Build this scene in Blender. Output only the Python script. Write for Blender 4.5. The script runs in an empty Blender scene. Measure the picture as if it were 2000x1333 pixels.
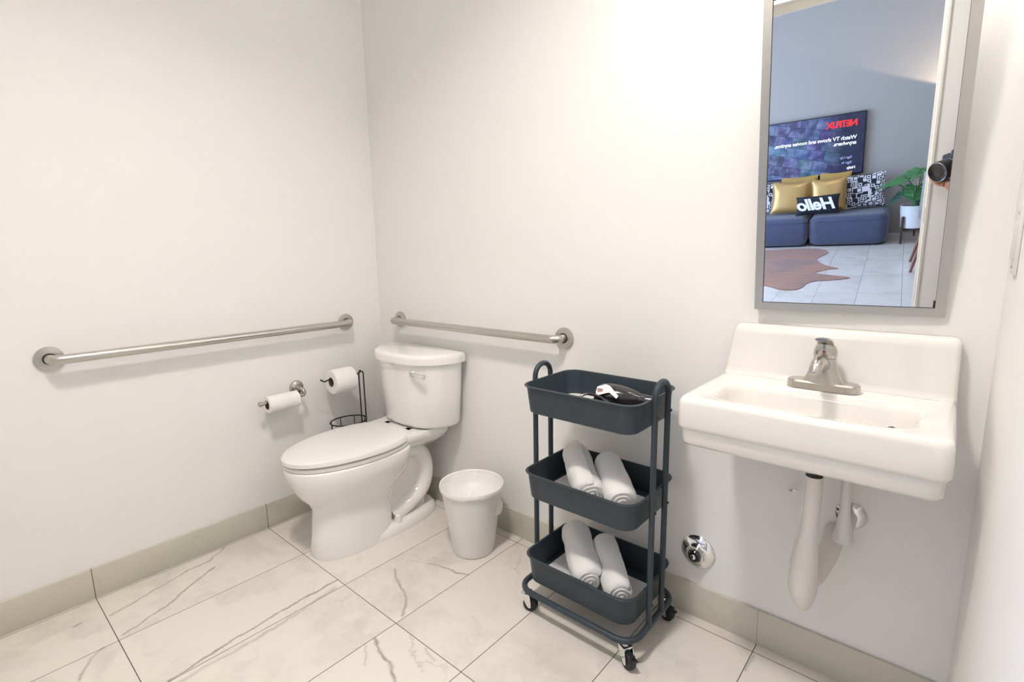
import bpy, bmesh, math, random
from mathutils import Vector, Matrix, noise
PI = math.pi
C = bpy.context.scene.collection
scene = bpy.context.scene
random.seed(4)

# ---------------------------------------------------------------- camera
CAM = Vector((2.2064, -1.5102, 1.1779))
YAW, PITCH, ROLL, FPX = -0.7171, 0.1700, -0.0186, 996.22
fwd = Vector((math.sin(YAW)*math.cos(PITCH), math.cos(YAW)*math.cos(PITCH), -math.sin(PITCH)))
rt0 = Vector((math.cos(YAW), -math.sin(YAW), 0)); up0 = rt0.cross(fwd)
rt = rt0*math.cos(ROLL) + up0*math.sin(ROLL); up = -rt0*math.sin(ROLL) + up0*math.cos(ROLL)
cam_d = bpy.data.cameras.new('camera'); cam = bpy.data.objects.new('camera', cam_d); C.objects.link(cam)
cam_d.lens = FPX/2000*36; cam_d.sensor_width = 36; cam_d.clip_start = 0.002; cam_d.clip_end = 60
M = Matrix((rt, up, -fwd)).transposed().to_4x4(); M.translation = CAM; cam.matrix_world = M
scene.camera = cam
scene.view_settings.view_transform = 'Standard'; scene.view_settings.look = 'None'
scene.view_settings.gamma = 1; scene.view_settings.exposure = 0.0

# ---------------------------------------------------------------- world (daylight behind the living room window)
w = bpy.data.worlds.new('sky'); scene.world = w; w.use_nodes = True
bg = w.node_tree.nodes['Background']; bg.inputs[0].default_value = (0.50, 0.67, 1.0, 1); bg.inputs[1].default_value = 10.0

def lamp(name, kind, loc, power, color, **kw):
    d = bpy.data.lights.new(name, kind); o = bpy.data.objects.new(name, d); C.objects.link(o)
    o.location = loc; d.energy = power; d.color = color
    for k, v in kw.items(): setattr(d, k, v)
    return o
portal = lamp('window_daylight', 'AREA', (-1.28, -3.8, 1.25), 1, (1, 1, 1), shape='RECTANGLE', size=2.3, size_y=3.2)
portal.rotation_euler = (0, -PI/2, 0); portal.data.cycles.is_portal = True
# lamps of the two rooms (fixtures built below; the unseen living ceiling light has none)
CEIL_P, VAN_P, LIV_P = 22.0, 3.3, 7.0
lamp('ceiling_lamp_light', 'AREA', (1.50, -1.25, 2.865), CEIL_P, (1.0, 0.93, 0.86), shape='DISK', size=0.26, spread=math.radians(125))
VX = (1.72, 2.0, 2.26)
for x in VX: lamp('vanity_bulb_light', 'POINT', (x-.0, -0.15, 1.97), VAN_P, (1.0, 0.95, 0.89), shadow_soft_size=0.045)
lamp('living_ceiling_light', 'AREA', (1.3, -4.1, 2.88), LIV_P, (1.0, 0.88, 0.76), shape='DISK', size=0.5)
tl = lamp('torch_lamp_light', 'SPOT', (2.74, -6.12, 1.40), 60.0, (1.0, 0.80, 0.60), shadow_soft_size=0.02, spot_size=math.radians(136), spot_blend=0.08)
tl.rotation_euler = (PI, 0, 0)

# ---------------------------------------------------------------- materials
def new_mat(name):
    m = bpy.data.materials.new(name); m.use_nodes = True; nt = m.node_tree
    return m, nt, nt.nodes['Principled BSDF']
def setp(b, **k):
    n = {'col': 'Base Color', 'rough': 'Roughness', 'metal': 'Metallic', 'spec': 'Specular IOR Level', 'coat': 'Coat Weight',
         'trans': 'Transmission Weight', 'sheen': 'Sheen Weight', 'sss': 'Subsurface Weight', 'es': 'Emission Strength', 'ec': 'Emission Color', 'aniso': 'Anisotropic'}
    for a, v in k.items():
        if a in ('col', 'ec') and len(v) == 3: v = (*v, 1)
        b.inputs[n[a]].default_value = v
def mat(name, col, rough=.5, bump=0, bscale=200, var=0, vscale=6, **k):
    m, nt, b = new_mat(name); setp(b, col=col, rough=rough, **k)
    N, L = nt.nodes, nt.links
    tc = N.new('ShaderNodeTexCoord')
    if var:
        t = N.new('ShaderNodeTexNoise'); t.inputs['Scale'].default_value = vscale; t.inputs['Detail'].default_value = 4
        L.new(tc.outputs['Object'], t.inputs['Vector'])
        mx = N.new('ShaderNodeMix'); mx.data_type = 'RGBA'
        mx.inputs[6].default_value = (*[c*(1-var) for c in col[:3]], 1); mx.inputs[7].default_value = (*[min(1, c*(1+var)) for c in col[:3]], 1)
        L.new(t.outputs['Fac'], mx.inputs[0]); L.new(mx.outputs[2], b.inputs['Base Color'])
    if bump:
        t = N.new('ShaderNodeTexNoise'); t.inputs['Scale'].default_value = bscale; t.inputs['Detail'].default_value = 3
        L.new(tc.outputs['Object'], t.inputs['Vector'])
        bp = N.new('ShaderNodeBump'); bp.inputs['Strength'].default_value = bump; bp.inputs['Distance'].default_value = .002
        L.new(t.outputs['Fac'], bp.inputs['Height']); L.new(bp.outputs[0], b.inputs['Normal'])
    return m

class NB:
    """little node-graph helper"""
    def __init__(s, nt): s.nt = nt
    def m(s, op, a, b=None, c=None, clamp=False):
        n = s.nt.nodes.new('ShaderNodeMath'); n.operation = op; n.use_clamp = clamp
        for i, v in enumerate((a, b, c)):
            if v is None: continue
            if isinstance(v, (int, float)): n.inputs[i].default_value = v
            else: s.nt.links.new(v, n.inputs[i])
        return n.outputs[0]
    def v(s, op, a, b=None, sc=None):
        n = s.nt.nodes.new('ShaderNodeVectorMath'); n.operation = op
        for i, v in enumerate((a, b)):
            if v is None: continue
            if isinstance(v, (tuple, list, Vector)): n.inputs[i].default_value = v
            else: s.nt.links.new(v, n.inputs[i])
        if sc is not None:
            if isinstance(sc, (int, float)): n.inputs['Scale'].default_value = sc
            else: s.nt.links.new(sc, n.inputs['Scale'])
        return n.outputs['Value'] if op in ('DOT_PRODUCT', 'LENGTH', 'DISTANCE') else n.outputs[0]
    def noise(s, vec, scale, detail=4, rough=.5, col=False):
        n = s.nt.nodes.new('ShaderNodeTexNoise'); n.inputs['Scale'].default_value = scale; n.inputs['Detail'].default_value = detail; n.inputs['Roughness'].default_value = rough
        s.nt.links.new(vec, n.inputs['Vector']); return n.outputs['Color' if col else 'Fac']
    def mix(s, f, a, b):
        n = s.nt.nodes.new('ShaderNodeMix'); n.data_type = 'RGBA'
        for i, v in ((0, f), (6, a), (7, b)):
            if isinstance(v, (int, float)): n.inputs[i].default_value = v
            elif isinstance(v, (tuple, list)): n.inputs[i].default_value = (*v[:3], 1)
            else: s.nt.links.new(v, n.inputs[i])
        return n.outputs[2]

VEINS = [  # (points on the floor in metres, half width, strength): the veins of the individual tiles
 ([(0.626, -1.213), (0.602, -1.019), (0.596, -0.921), (0.583, -0.773), (0.586, -0.655)], 0.006, 0.8),
 ([(0.654, -1.19), (0.656, -1.054), (0.65, -0.912), (0.619, -0.685)], 0.01, 0.35),
 ([(0.16, -1.249), (0.126, -1.132), (0.082, -0.993), (0.076, -0.908), (0.02, -0.843)], 0.006, 0.5),
 ([(0.306, -1.244), (0.24, -1.09), (0.174, -0.99), (0.139, -0.917)], 0.006, 0.65),
 ([(0.693, -0.48), (0.746, -0.509), (0.823, -0.535), (0.888, -0.58), (0.927, -0.622)], 0.007, 0.6),
 ([(0.767, -0.373), (0.828, -0.353), (0.89, -0.347), (0.936, -0.325)], 0.006, 0.55),
 ([(0.693, -0.48), (0.692, -0.408), (0.767, -0.373)], 0.004, 0.25),
 ([(0.94, -0.738), (0.999, -0.757), (1.066, -0.772), (1.126, -0.794)], 0.007, 0.65),
 ([(0.946, -0.772), (1.008, -0.818)], 0.005, 0.3),
 ([(0.325, -1.297), (0.349, -1.333), (0.423, -1.373)], 0.007, 0.5),
 ([(0.137, -1.339), (0.133, -1.319)], 0.01, 0.6),
 ([(1.861, -0.062), (1.861, -0.13)], 0.007, 0.4),
 ([(1.097, -0.662), (1.147, -0.678)], 0.006, 0.25),
]
def marble(name, base, vein, floor=True):
    m, nt, b = new_mat(name); g = NB(nt); N = nt.nodes
    geo = N.new('ShaderNodeNewGeometry'); P = geo.outputs['Position']
    # broad clouds and faint diagonal veining, broken per tile
    sep = N.new('ShaderNodeSeparateXYZ'); nt.links.new(P, sep.inputs[0])
    X, Y, Z = sep.outputs
    tx = g.m('FLOOR', g.m('DIVIDE', g.m('SUBTRACT', X, .019), .306)); ty = g.m('FLOOR', g.m('DIVIDE', g.m('ADD', Y, .048), .606))
    comb = N.new('ShaderNodeCombineXYZ'); nt.links.new(tx, comb.inputs[0]); nt.links.new(ty, comb.inputs[1])
    wn = N.new('ShaderNodeTexWhiteNoise'); nt.links.new(comb.outputs[0], wn.inputs['Vector'])
    off = g.v('SCALE', wn.outputs['Color'], sc=9.0)
    Q = g.v('ADD', P, off)
    warp = g.v('SCALE', g.v('SUBTRACT', g.noise(Q, 2.2, 5, .6, col=True), (.5, .5, .5)), sc=.9)
    Wp = g.v('ADD', Q, warp)
    sw = N.new('ShaderNodeSeparateXYZ'); nt.links.new(Wp, sw.inputs[0])
    d1 = g.m('ADD', g.m('MULTIPLY', sw.outputs[0], 2.1), g.m('MULTIPLY', sw.outputs[1], .9))
    r1 = g.m('ABSOLUTE', g.m('SUBTRACT', g.m('FRACT', d1), .5))
    vein1 = g.m('SUBTRACT', 1, g.m('DIVIDE', r1, .025), clamp=True)
    gate = g.m('MULTIPLY', g.m('SUBTRACT', g.noise(Q, 1.7, 2), .5, clamp=True), 4, clamp=True)
    v1 = g.m('MULTIPLY', g.m('MULTIPLY', vein1, gate), .33)
    cloud = g.m('MULTIPLY', g.m('SUBTRACT', g.noise(Wp, 3.0, 5, .6), .48, clamp=True), 1.1, clamp=True)
    tot = g.m('ADD', v1, cloud)
    if floor:
        wig = g.v('SCALE', g.v('SUBTRACT', g.noise(P, 14, 5, .65, col=True), (.5, .5, .5)), sc=.035)
        PW = g.v('ADD', P, wig)
        PW = g.v('MULTIPLY', PW, (1, 1, 0))
        wn2 = g.m('ADD', g.noise(P, 22, 3), .35)
        for pts, hw, st in [(a_, b_*1.35, min(1, c_*1.35)) for a_, b_, c_ in VEINS]:
            for i in range(len(pts)-1):
                a = Vector((*pts[i], 0)); bb = Vector((*pts[i+1], 0)); ba = bb-a
                pa = g.v('SUBTRACT', PW, tuple(a))
                h = g.m('DIVIDE', g.v('DOT_PRODUCT', pa, tuple(ba)), ba.dot(ba), clamp=True)
                dist = g.v('LENGTH', g.v('SUBTRACT', pa, g.v('SCALE', tuple(ba), sc=h)))
                k = g.m('SUBTRACT', 1, g.m('DIVIDE', dist, hw), clamp=True)
                k = g.m('MULTIPLY', g.m('MULTIPLY', g.m('POWER', k, 1.3), wn2), st)
                tot = g.m('MAXIMUM', tot, k)
    tot = g.m('MINIMUM', tot, 1)
    col = g.mix(tot, base, vein)
    # grout
    if floor:
        fx = g.m('FRACT', g.m('DIVIDE', g.m('SUBTRACT', X, .019), .306)); fy = g.m('FRACT', g.m('DIVIDE', g.m('ADD', Y, .048), .606))
        ex = g.m('MULTIPLY', g.m('MINIMUM', fx, g.m('SUBTRACT', 1, fx)), .306); ey = g.m('MULTIPLY', g.m('MINIMUM', fy, g.m('SUBTRACT', 1, fy)), .606)
        e = g.m('MINIMUM', ex, ey)
    else:   # skirting tiles: joints at their ends only
        jx = g.m('ADD', g.m('MULTIPLY', g.m('GREATER_THAN', X, .03), 1.0), 0)
        fx = g.m('FRACT', g.m('DIVIDE', g.m('SUBTRACT', X, .024), .61)); fy = g.m('FRACT', g.m('DIVIDE', g.m('ADD', Y, .048), .606))
        ex = g.m('MULTIPLY', g.m('MINIMUM', fx, g.m('SUBTRACT', 1, fx)), .61); ey = g.m('MULTIPLY', g.m('MINIMUM', fy, g.m('SUBTRACT', 1, fy)), .606)
        e = g.m('ADD', g.m('MULTIPLY', jx, ex), g.m('MULTIPLY', g.m('SUBTRACT', 1, jx), ey))
    gm = g.m('LESS_THAN', e, .0013)
    col = g.mix(gm, col, (.13, .105, .085) if floor else g.mix(jx, (.15, .12, .095), (.44, .41, .34)))
    nt.links.new(col, b.inputs['Base Color'])
    nt.links.new(g.m('ADD', g.m('MULTIPLY', gm, .5), .22 if floor else .3), b.inputs['Roughness'])
    bp = N.new('ShaderNodeBump'); bp.inputs['Strength'].default_value = .4; bp.inputs['Distance'].default_value = .001; bp.invert = True
    nt.links.new(gm, bp.inputs['Height']); nt.links.new(bp.outputs[0], b.inputs['Normal'])
    return m

MT = {}
MT['wall'] = mat('white_wall_paint', (.88, .87, .855), .55, bump=.05, bscale=350)
MT['liv_wall'] = mat('grey_wall_paint', (.38, .355, .32), .6, bump=.05, bscale=350)
MT['ceil'] = mat('ceiling_paint', (.88, .875, .86), .7, bump=.05)
MT['floor'] = marble('marble_floor_tile', (.765, .72, .655), (.24, .21, .175))
MT['skirt'] = marble('marble_skirting_tile', (.61, .585, .50), (.36, .33, .26), floor=False)
MT['trim'] = mat('cream_trim_paint', (.78, .74, .66), .4)
MT['ceramic'] = mat('white_glazed_china', (.90, .885, .855), .08, coat=.6)
MT['sink'] = mat('cream_white_enamel', (.80, .775, .735), .08, coat=.6)
MT['seat'] = mat('white_seat_plastic', (.84, .82, .79), .2)
MT['steel'] = mat('brushed_steel', (.56, .54, .50), .33, metal=1, bump=.08, bscale=600)
MT['nickel'] = mat('brushed_nickel', (.52, .50, .46), .25, metal=1)
MT['chrome'] = mat('polished_chrome', (.82, .82, .83), .08, metal=1)
MT['chrome_dark'] = mat('dark_chrome', (.22, .22, .23), .15, metal=1)
MT['black_metal'] = mat('black_wire', (.015, .015, .017), .4)
MT['cart'] = mat('slate_powder_coat', (.036, .050, .062), .42, bump=.08, bscale=900, spec=.4)
MT['rubber'] = mat('black_rubber', (.012, .013, .016), .5)
MT['towel'] = mat('white_terry_cloth', (.88, .87, .86), .95, bump=.9, bscale=420, sheen=.4)
MT['paper'] = mat('white_tissue_paper', (.86, .85, .83), .9, bump=.25, bscale=300)
MT['card'] = mat('brown_cardboard', (.16, .11, .075), .9)
MT['plastic'] = mat('white_bin_plastic', (.80, .79, .765), .35)
MT['liner'] = mat('white_bin_liner', (.85, .84, .83), .4, bump=.7, bscale=30)
MT['cover'] = mat('white_vinyl_pipe_cover', (.78, .745, .71), .4)
MT['gap'] = mat('dark_recess', (.03, .028, .025), .8)
MT['glossblack'] = mat('gloss_black_plastic', (.025, .023, .027), .16, coat=.3)
MT['tag'] = mat('white_paper_tag', (.85, .80, .80), .7)
MT['redtag'] = mat('red_print', (.72, .38, .40), .7)
MT['mirror'] = mat('mirror_silver', (.93, .94, .95), .0, metal=1)
MT['glass_blk'] = mat('lens_glass', (.01, .01, .014), .03, coat=1)
MT['skin'] = mat('skin', (.62, .33, .22), .5, var=.06, vscale=30, sss=.1)
MT['shirt'] = mat('dark_shirt_cloth', (.035, .035, .04), .9, bump=.3)
MT['denim'] = mat('blue_trouser_cloth', (.05, .07, .12), .9, bump=.3)
MT['hair'] = mat('dark_hair', (.03, .02, .015), .6, bump=.6, bscale=120)
MT['sofa'] = mat('blue_grey_sofa_fabric', (.060, .072, .125), .85, bump=.5, bscale=260, var=.12, vscale=14, sheen=.3)
MT['gold'] = mat('gold_satin', (.50, .31, .11), .30, bump=.8, bscale=7, metal=.45)
MT['mustard'] = mat('mustard_cloth', (.50, .31, .08), .7, bump=.3, bscale=200)
MT['blackcloth'] = mat('black_cloth', (.012, .014, .022), .8, bump=.3)
MT['whitecloth'] = mat('white_print', (.85, .84, .83), .8)
MT['pot'] = mat('white_plant_pot', (.75, .75, .76), .4)
MT['wood_dark'] = mat('dark_brown_wood', (.055, .035, .025), .5, var=.3, vscale=20)
MT['wood'] = mat('warm_brown_wood', (.22, .09, .045), .5, var=.3, vscale=20)
MT['soil'] = mat('potting_soil', (.05, .035, .025), 1, bump=.8, bscale=60)
MT['leaf'] = mat('glossy_green_leaf', (.045, .19, .055), .35, var=.4, vscale=9)
MT['leaf2'] = mat('dark_green_leaf', (.02, .085, .055), .35, var=.4, vscale=9)
MT['stem'] = mat('green_stem', (.11, .14, .07), .6)
MT['cream_box'] = mat('cream_card', (.66, .57, .40), .7)
MT['tan'] = mat('tan_card_edge', (.40, .33, .16), .7)
MT['grey_seat'] = mat('white_chair_shell', (.70, .70, .71), .4)
MT['tvframe'] = mat('black_television_bezel', (.01, .012, .02), .3)
MT['switch'] = mat('white_switch_plastic', (.74, .72, .69), .3)
def emis(name, col, s):
    m, nt, b = new_mat(name); setp(b, col=(0, 0, 0), rough=.5, ec=col, es=s); return m
MT['bulb'] = emis('frosted_bulb_glass', (1, .95, .88), 4)
MT['em_white'] = emis('screen_white', (.85, .9, 1), 1.5)
MT['em_dim'] = emis('screen_lilac', (.45, .5, 1), 1.0)
MT['em_red'] = emis('screen_red', (1, .02, .03), 1.3)

def mat_screen():
    m, nt, b = new_mat('screen_poster_wall'); g = NB(nt); N = nt.nodes
    tc = N.new('ShaderNodeTexCoord'); mp = N.new('ShaderNodeMapping'); nt.links.new(tc.outputs['Object'], mp.inputs[0])
    mp.inputs['Rotation'].default_value = (0, math.radians(-14), 0)
    sp = N.new('ShaderNodeSeparateXYZ'); nt.links.new(mp.outputs[0], sp.inputs[0])
    r = g.m('DIVIDE', sp.outputs[2], .118); row = g.m('FLOOR', r)
    c = g.m('ADD', g.m('DIVIDE', sp.outputs[0], .17), g.m('MULTIPLY', row, .37)); colm = g.m('FLOOR', c)
    cb = N.new('ShaderNodeCombineXYZ'); nt.links.new(colm, cb.inputs[0]); nt.links.new(row, cb.inputs[1])
    wn = N.new('ShaderNodeTexWhiteNoise'); nt.links.new(cb.outputs[0], wn.inputs['Vector'])
    hsv = N.new('ShaderNodeHueSaturation'); hsv.inputs['Saturation'].default_value = .8; hsv.inputs['Value'].default_value = .45
    nt.links.new(wn.outputs['Color'], hsv.inputs['Color'])
    base = g.mix(.52, hsv.outputs[0], (.05, .14, .62)); base = g.mix(g.m('MULTIPLY', wn.outputs['Value'], .75), base, (.01, .03, .16))
    blot = g.noise(g.v('ADD', mp.outputs[0], g.v('SCALE', wn.outputs['Color'], sc=7.)), 9, 2)
    base = g.mix(g.m('MULTIPLY', g.m('SUBTRACT', blot, .45, clamp=True), 2.6, clamp=True), base, (.36, .46, .90))
    base = g.mix(g.m('MULTIPLY', g.m('SUBTRACT', .45, blot, clamp=True), 4, clamp=True), base, (.01, .02, .06))
    fr = g.m('FRACT', r); fc = g.m('FRACT', c)
    ed = g.m('MINIMUM', g.m('MINIMUM', fr, g.m('SUBTRACT', 1, fr)), g.m('MULTIPLY', g.m('MINIMUM', fc, g.m('SUBTRACT', 1, fc)), 1.6))
    base = g.mix(g.m('MULTIPLY', g.m('LESS_THAN', ed, .04), .5), base, (.01, .02, .08))
    s0 = N.new('ShaderNodeSeparateXYZ'); nt.links.new(tc.outputs['Object'], s0.inputs[0])
    fade = g.m('DIVIDE', g.m('SUBTRACT', s0.outputs[0], .10), .30, clamp=True)
    base = g.mix(g.m('MULTIPLY', fade, .93), base, (.008, .016, .07))
    setp(b, col=(0, 0, 0), rough=.25, es=.85); nt.links.new(base, b.inputs['Emission Color'])
    return m
MT['screen'] = mat_screen()
def mat_letters():
    m, nt, b = new_mat('black_lettering_on_white_cloth'); g = NB(nt); N = nt.nodes
    tc = N.new('ShaderNodeTexCoord')
    v = N.new('ShaderNodeTexVoronoi'); v.distance = 'CHEBYCHEV'; v.inputs['Scale'].default_value = 17; v.inputs['Randomness'].default_value = .8
    nt.links.new(tc.outputs['Object'], v.inputs['Vector'])
    k = g.m('FRACT', g.m('MULTIPLY', v.outputs['Distance'], 3.2)); k = g.m('GREATER_THAN', k, .5)
    setp(b, rough=.85); nt.links.new(g.mix(k, (.02, .02, .03), (.72, .70, .72)), b.inputs['Base Color']); return m
MT['letters'] = mat_letters()
def mat_hide():
    m, nt, b = new_mat('brown_cow_hide'); g = NB(nt); N = nt.nodes
    tc = N.new('ShaderNodeTexCoord'); mp = N.new('ShaderNodeMapping'); nt.links.new(tc.outputs['Object'], mp.inputs[0]); mp.inputs['Scale'].default_value = (1, 5, 1)
    n = g.noise(mp.outputs[0], 3, 6, .6); n2 = g.noise(tc.outputs['Object'], 2.2, 3)
    c = g.mix(n, (.06, .020, .008), (.50, .17, .045)); c = g.mix(g.m('MULTIPLY', g.m('SUBTRACT', n2, .5, clamp=True), 3, clamp=True), c, (.09, .05, .045))
    setp(b, rough=.7, sheen=.3); nt.links.new(c, b.inputs['Base Color']); return m
MT['hide'] = mat_hide()

# ---------------------------------------------------------------- mesh helpers
def obj(name, bm, m, parent=None, loc=None, sharp=38, smooth=True):
    bmesh.ops.recalc_face_normals(bm, faces=bm.faces[:])
    lim = math.radians(sharp)
    for f in bm.faces: f.smooth = smooth
    for e in bm.edges:
        if len(e.link_faces) == 2: e.smooth = e.calc_face_angle(0) < lim
    me = bpy.data.meshes.new(name); bm.to_mesh(me); bm.free()
    ms = m if isinstance(m, (list, tuple)) else [m]
    for k in ms: me.materials.append(k)
    o = bpy.data.objects.new(name, me); C.objects.link(o)
    if parent: o.parent = parent
    if loc: o.location = loc
    return o
def tag(o, label, cat, group=None):
    o['label'] = label; o['category'] = cat
    if group: o['group'] = group
    return o
def thing(name, label, cat, loc=(0, 0, 0), rz=0, group=None):
    o = bpy.data.objects.new(name, None); C.objects.link(o); o.empty_display_size = .05
    o.location = loc; o.rotation_euler = (0, 0, rz); return tag(o, label, cat, group)
def struct(name, bm, m, parent=None, **k):
    o = obj(name, bm, m, parent, **k)
    if not parent: o['kind'] = 'structure'
    return o
def box(bm, x0, x1, y0, y1, z0, z1, bev=0, seg=2):
    r = bmesh.ops.create_cube(bm, size=1, matrix=Matrix.Translation(((x0+x1)/2, (y0+y1)/2, (z0+z1)/2)) @ Matrix.Diagonal((x1-x0, y1-y0, z1-z0, 1)))
    if bev:
        es = list({e for v in r['verts'] for e in v.link_edges})
        bmesh.ops.bevel(bm, geom=es, offset=bev, segments=seg, profile=.5, affect='EDGES')
    return bm
def BX(*a, **k): return box(bmesh.new(), *a, **k)
def rings(bm, rs, close=True, cap0=True, cap1=True):
    """loft a list of rings (lists of points)"""
    vs = [[bm.verts.new(p) for p in r] for r in rs]; n = len(vs[0])
    for a, b in zip(vs[:-1], vs[1:]):
        for i in range(n if close else n-1):
            j = (i+1) % n; bm.faces.new((a[i], a[j], b[j], b[i]))
    if cap0: bm.faces.new(vs[0][::-1])
    if cap1: bm.faces.new(vs[-1])
    return vs
def lathe(prof, n=32, axis='Z', cap0=True, cap1=True, bm=None, loc=(0, 0, 0), rot=None):
    bm = bm or bmesh.new(); R = []
    mt = Matrix.Translation(loc)
    if rot is not None: mt = mt @ rot.to_4x4()
    for r, z in prof:
        ring = []
        for i in range(n):
            a = 2*PI*i/n; p = {'Z': (r*math.cos(a), r*math.sin(a), z), 'Y': (r*math.cos(a), z, r*math.sin(a)), 'X': (z, r*math.cos(a), r*math.sin(a))}[axis]
            ring.append(mt @ Vector(p))
        R.append(ring)
    rings(bm, R, cap0=cap0, cap1=cap1); return bm
def smooth_path(pts, k=6, closed=False):
    P = [Vector(p) for p in pts]; out = []; n = len(P)
    for i in range(n if closed else n-1):
        p0 = P[(i-1) % n] if closed or i > 0 else P[0]; p1 = P[i]; p2 = P[(i+1) % n]; p3 = P[(i+2) % n] if closed or i+2 < n else P[-1]
        for j in range(k):
            t = j/k; out.append(.5*((2*p1)+(-p0+p2)*t+(2*p0-5*p1+4*p2-p3)*t*t+(-p0+3*p1-3*p2+p3)*t**3))
    if not closed: out.append(P[-1])
    return out
def tube(pts, r, n=12, closed=False, bm=None, flat=None):
    bm = bm or bmesh.new(); P = [Vector(p) for p in pts]; m = len(P)
    rad = r if callable(r) else (lambda t: r)
    T = []
    for i in range(m):
        a = P[(i-1) % m] if closed or i > 0 else P[i]; b = P[(i+1) % m] if closed or i < m-1 else P[i]
        T.append((b-a).normalized())
    u = T[0].orthogonal().normalized(); R = []
    for i in range(m):
        u = (u - T[i]*u.dot(T[i])).normalized(); v = T[i].cross(u); rr = rad(i/(m-1))
        R.append([P[i]+(u*math.cos(2*PI*j/n)+v*math.sin(2*PI*j/n))*rr for j in range(n)])
    if closed:
        # align the last frame with the first
        R.append(min(([R[0][(j+s) % n] for j in range(n)] for s in range(n)), key=lambda q: sum((a-b).length for a, b in zip(q, R[-1]))))
        rings(bm, R, cap0=False, cap1=False); bmesh.ops.remove_doubles(bm, verts=bm.verts[:], dist=1e-6)
    else: rings(bm, R)
    return bm
def fillet(pts, r, k=6, closed=False):
    P = [Vector(p) for p in pts]; n = len(P); out = []
    for i in range(n):
        if not closed and i in (0, n-1): out.append(P[i]); continue
        a, b, c = P[(i-1) % n], P[i], P[(i+1) % n]; d1 = (a-b).normalized(); d2 = (c-b).normalized(); ang = d1.angle(d2)
        l = min(r/math.tan(ang/2), (a-b).length*.49, (c-b).length*.49); rr = l*math.tan(ang/2)
        p1 = b+d1*l; p2 = b+d2*l; ce = b+(d1+d2).normalized()*(rr/math.sin(ang/2)); a1 = p1-ce; a2 = p2-ce; th = a1.angle(a2)
        for j in range(k+1):
            t = j/k; out.append(ce+(a1*math.sin((1-t)*th)+a2*math.sin(t*th))/math.sin(th))
    return out
def rrect(x0, x1, y0, y1, r, z=0, k=6):
    pts = []
    for cx, cy, a0 in ((x1-r, y1-r, 0), (x0+r, y1-r, 90), (x0+r, y0+r, 180), (x1-r, y0+r, 270)):
        for j in range(k+1):
            a = math.radians(a0+90*j/k); pts.append((cx+r*math.cos(a), cy+r*math.sin(a), z))
    return pts
def sellipse(cx, cy, a, b, e, z, n=64, af=None):
    """superellipse; af gives another exponent/extent on the front (-y) half"""
    pts = []
    for i in range(n):
        t = 2*PI*i/n; c, s = math.cos(t), math.sin(t)
        bb = b if s >= 0 or af is None else af
        pts.append((cx+a*math.copysign(abs(c)**(2/e), c), cy+bb*math.copysign(abs(s)**(2/e), s), z))
    return pts
def text(name, s, size, m, parent, loc, rot, extrude=.001, offset=0., align='LEFT', shear=0, spacing=1):
    cu = bpy.data.curves.new(name, 'FONT'); cu.body = s; cu.size = size; cu.extrude = extrude; cu.offset = offset; cu.align_x = align; cu.shear = shear; cu.space_character = spacing
    t = bpy.data.objects.new('tmp', cu); C.objects.link(t)
    dg = bpy.context.evaluated_depsgraph_get(); me = bpy.data.meshes.new_from_object(t.evaluated_get(dg)); me.name = name
    bpy.data.objects.remove(t); me.materials.clear(); me.materials.append(m)
    o = bpy.data.objects.new(name, me); C.objects.link(o); o.parent = parent; o.location = loc; o.rotation_euler = rot; return o
def subsurf(o, lv=2):
    md = o.modifiers.new('sub', 'SUBSURF'); md.levels = lv; md.render_levels = lv; return o
def fixed(o, dx): return o

# ================================================================ THE SETTING
XR = 2.285; CH = 2.95; LCH = 2.95; XL0, XL1 = -1.2, 4.4; YF = -1.70; YF2 = -1.82; YFAR = -6.36; ALC = -1.22; XA = 3.25
b = bmesh.new(); box(b, XL0-.1, XL1+.1, YFAR-.1, .1, -.06, 0); struct('floor', b, MT['floor'])
b = bmesh.new(); box(b, -.1, XA+.1, YF, .1, CH, CH+.08); struct('ceiling_bathroom', b, MT['ceil'])
struct('ceiling_living', BX(XL0-.1, XL1+.1, YFAR-.1, YF2, LCH, LCH+.08), MT['ceil'])
struct('wall_back', BX(-.1, XA+.1, 0, .1, 0, CH), MT['wall'])
struct('wall_left', BX(-.1, 0, YF, 0, 0, CH), MT['wall'])
b = bmesh.new(); box(b, XR, XR+.10, ALC, 0, 0, CH); struct('wall_right', b, MT['wall'])
struct('wall_alcove', BX(XA, XA+.1, YF, 0, 0, CH), MT['wall'])
DX0, DX1, DH = 1.25, 2.203, 2.035
b = bmesh.new()
box(b, XL0, DX0-.03, YF2, YF, 0, LCH); box(b, DX1, XL1, YF2, YF, 0, LCH); box(b, DX0-.03, DX1, YF2, YF, DH, LCH)
struct('wall_front', b, MT['wall'])
struct('wall_far', BX(XL0-.1, XL1+.1, YFAR-.1, YFAR, 0, LCH), MT['liv_wall'])
struct('wall_living_right', BX(XL1, XL1+.1, YFAR, YF2, 0, LCH), MT['liv_wall'])
b = bmesh.new(); WY0, WY1, WZ0, WZ1 = -5.4, -2.2, .1, 2.4
box(b, XL0-.1, XL0, YFAR, WY0, 0, LCH); box(b, XL0-.1, XL0, WY1, YF2, 0, LCH); box(b, XL0-.1, XL0, WY0, WY1, 0, WZ0); box(b, XL0-.1, XL0, WY0, WY1, WZ1, LCH)
struct('wall_living_left', b, MT['liv_wall'])
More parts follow.
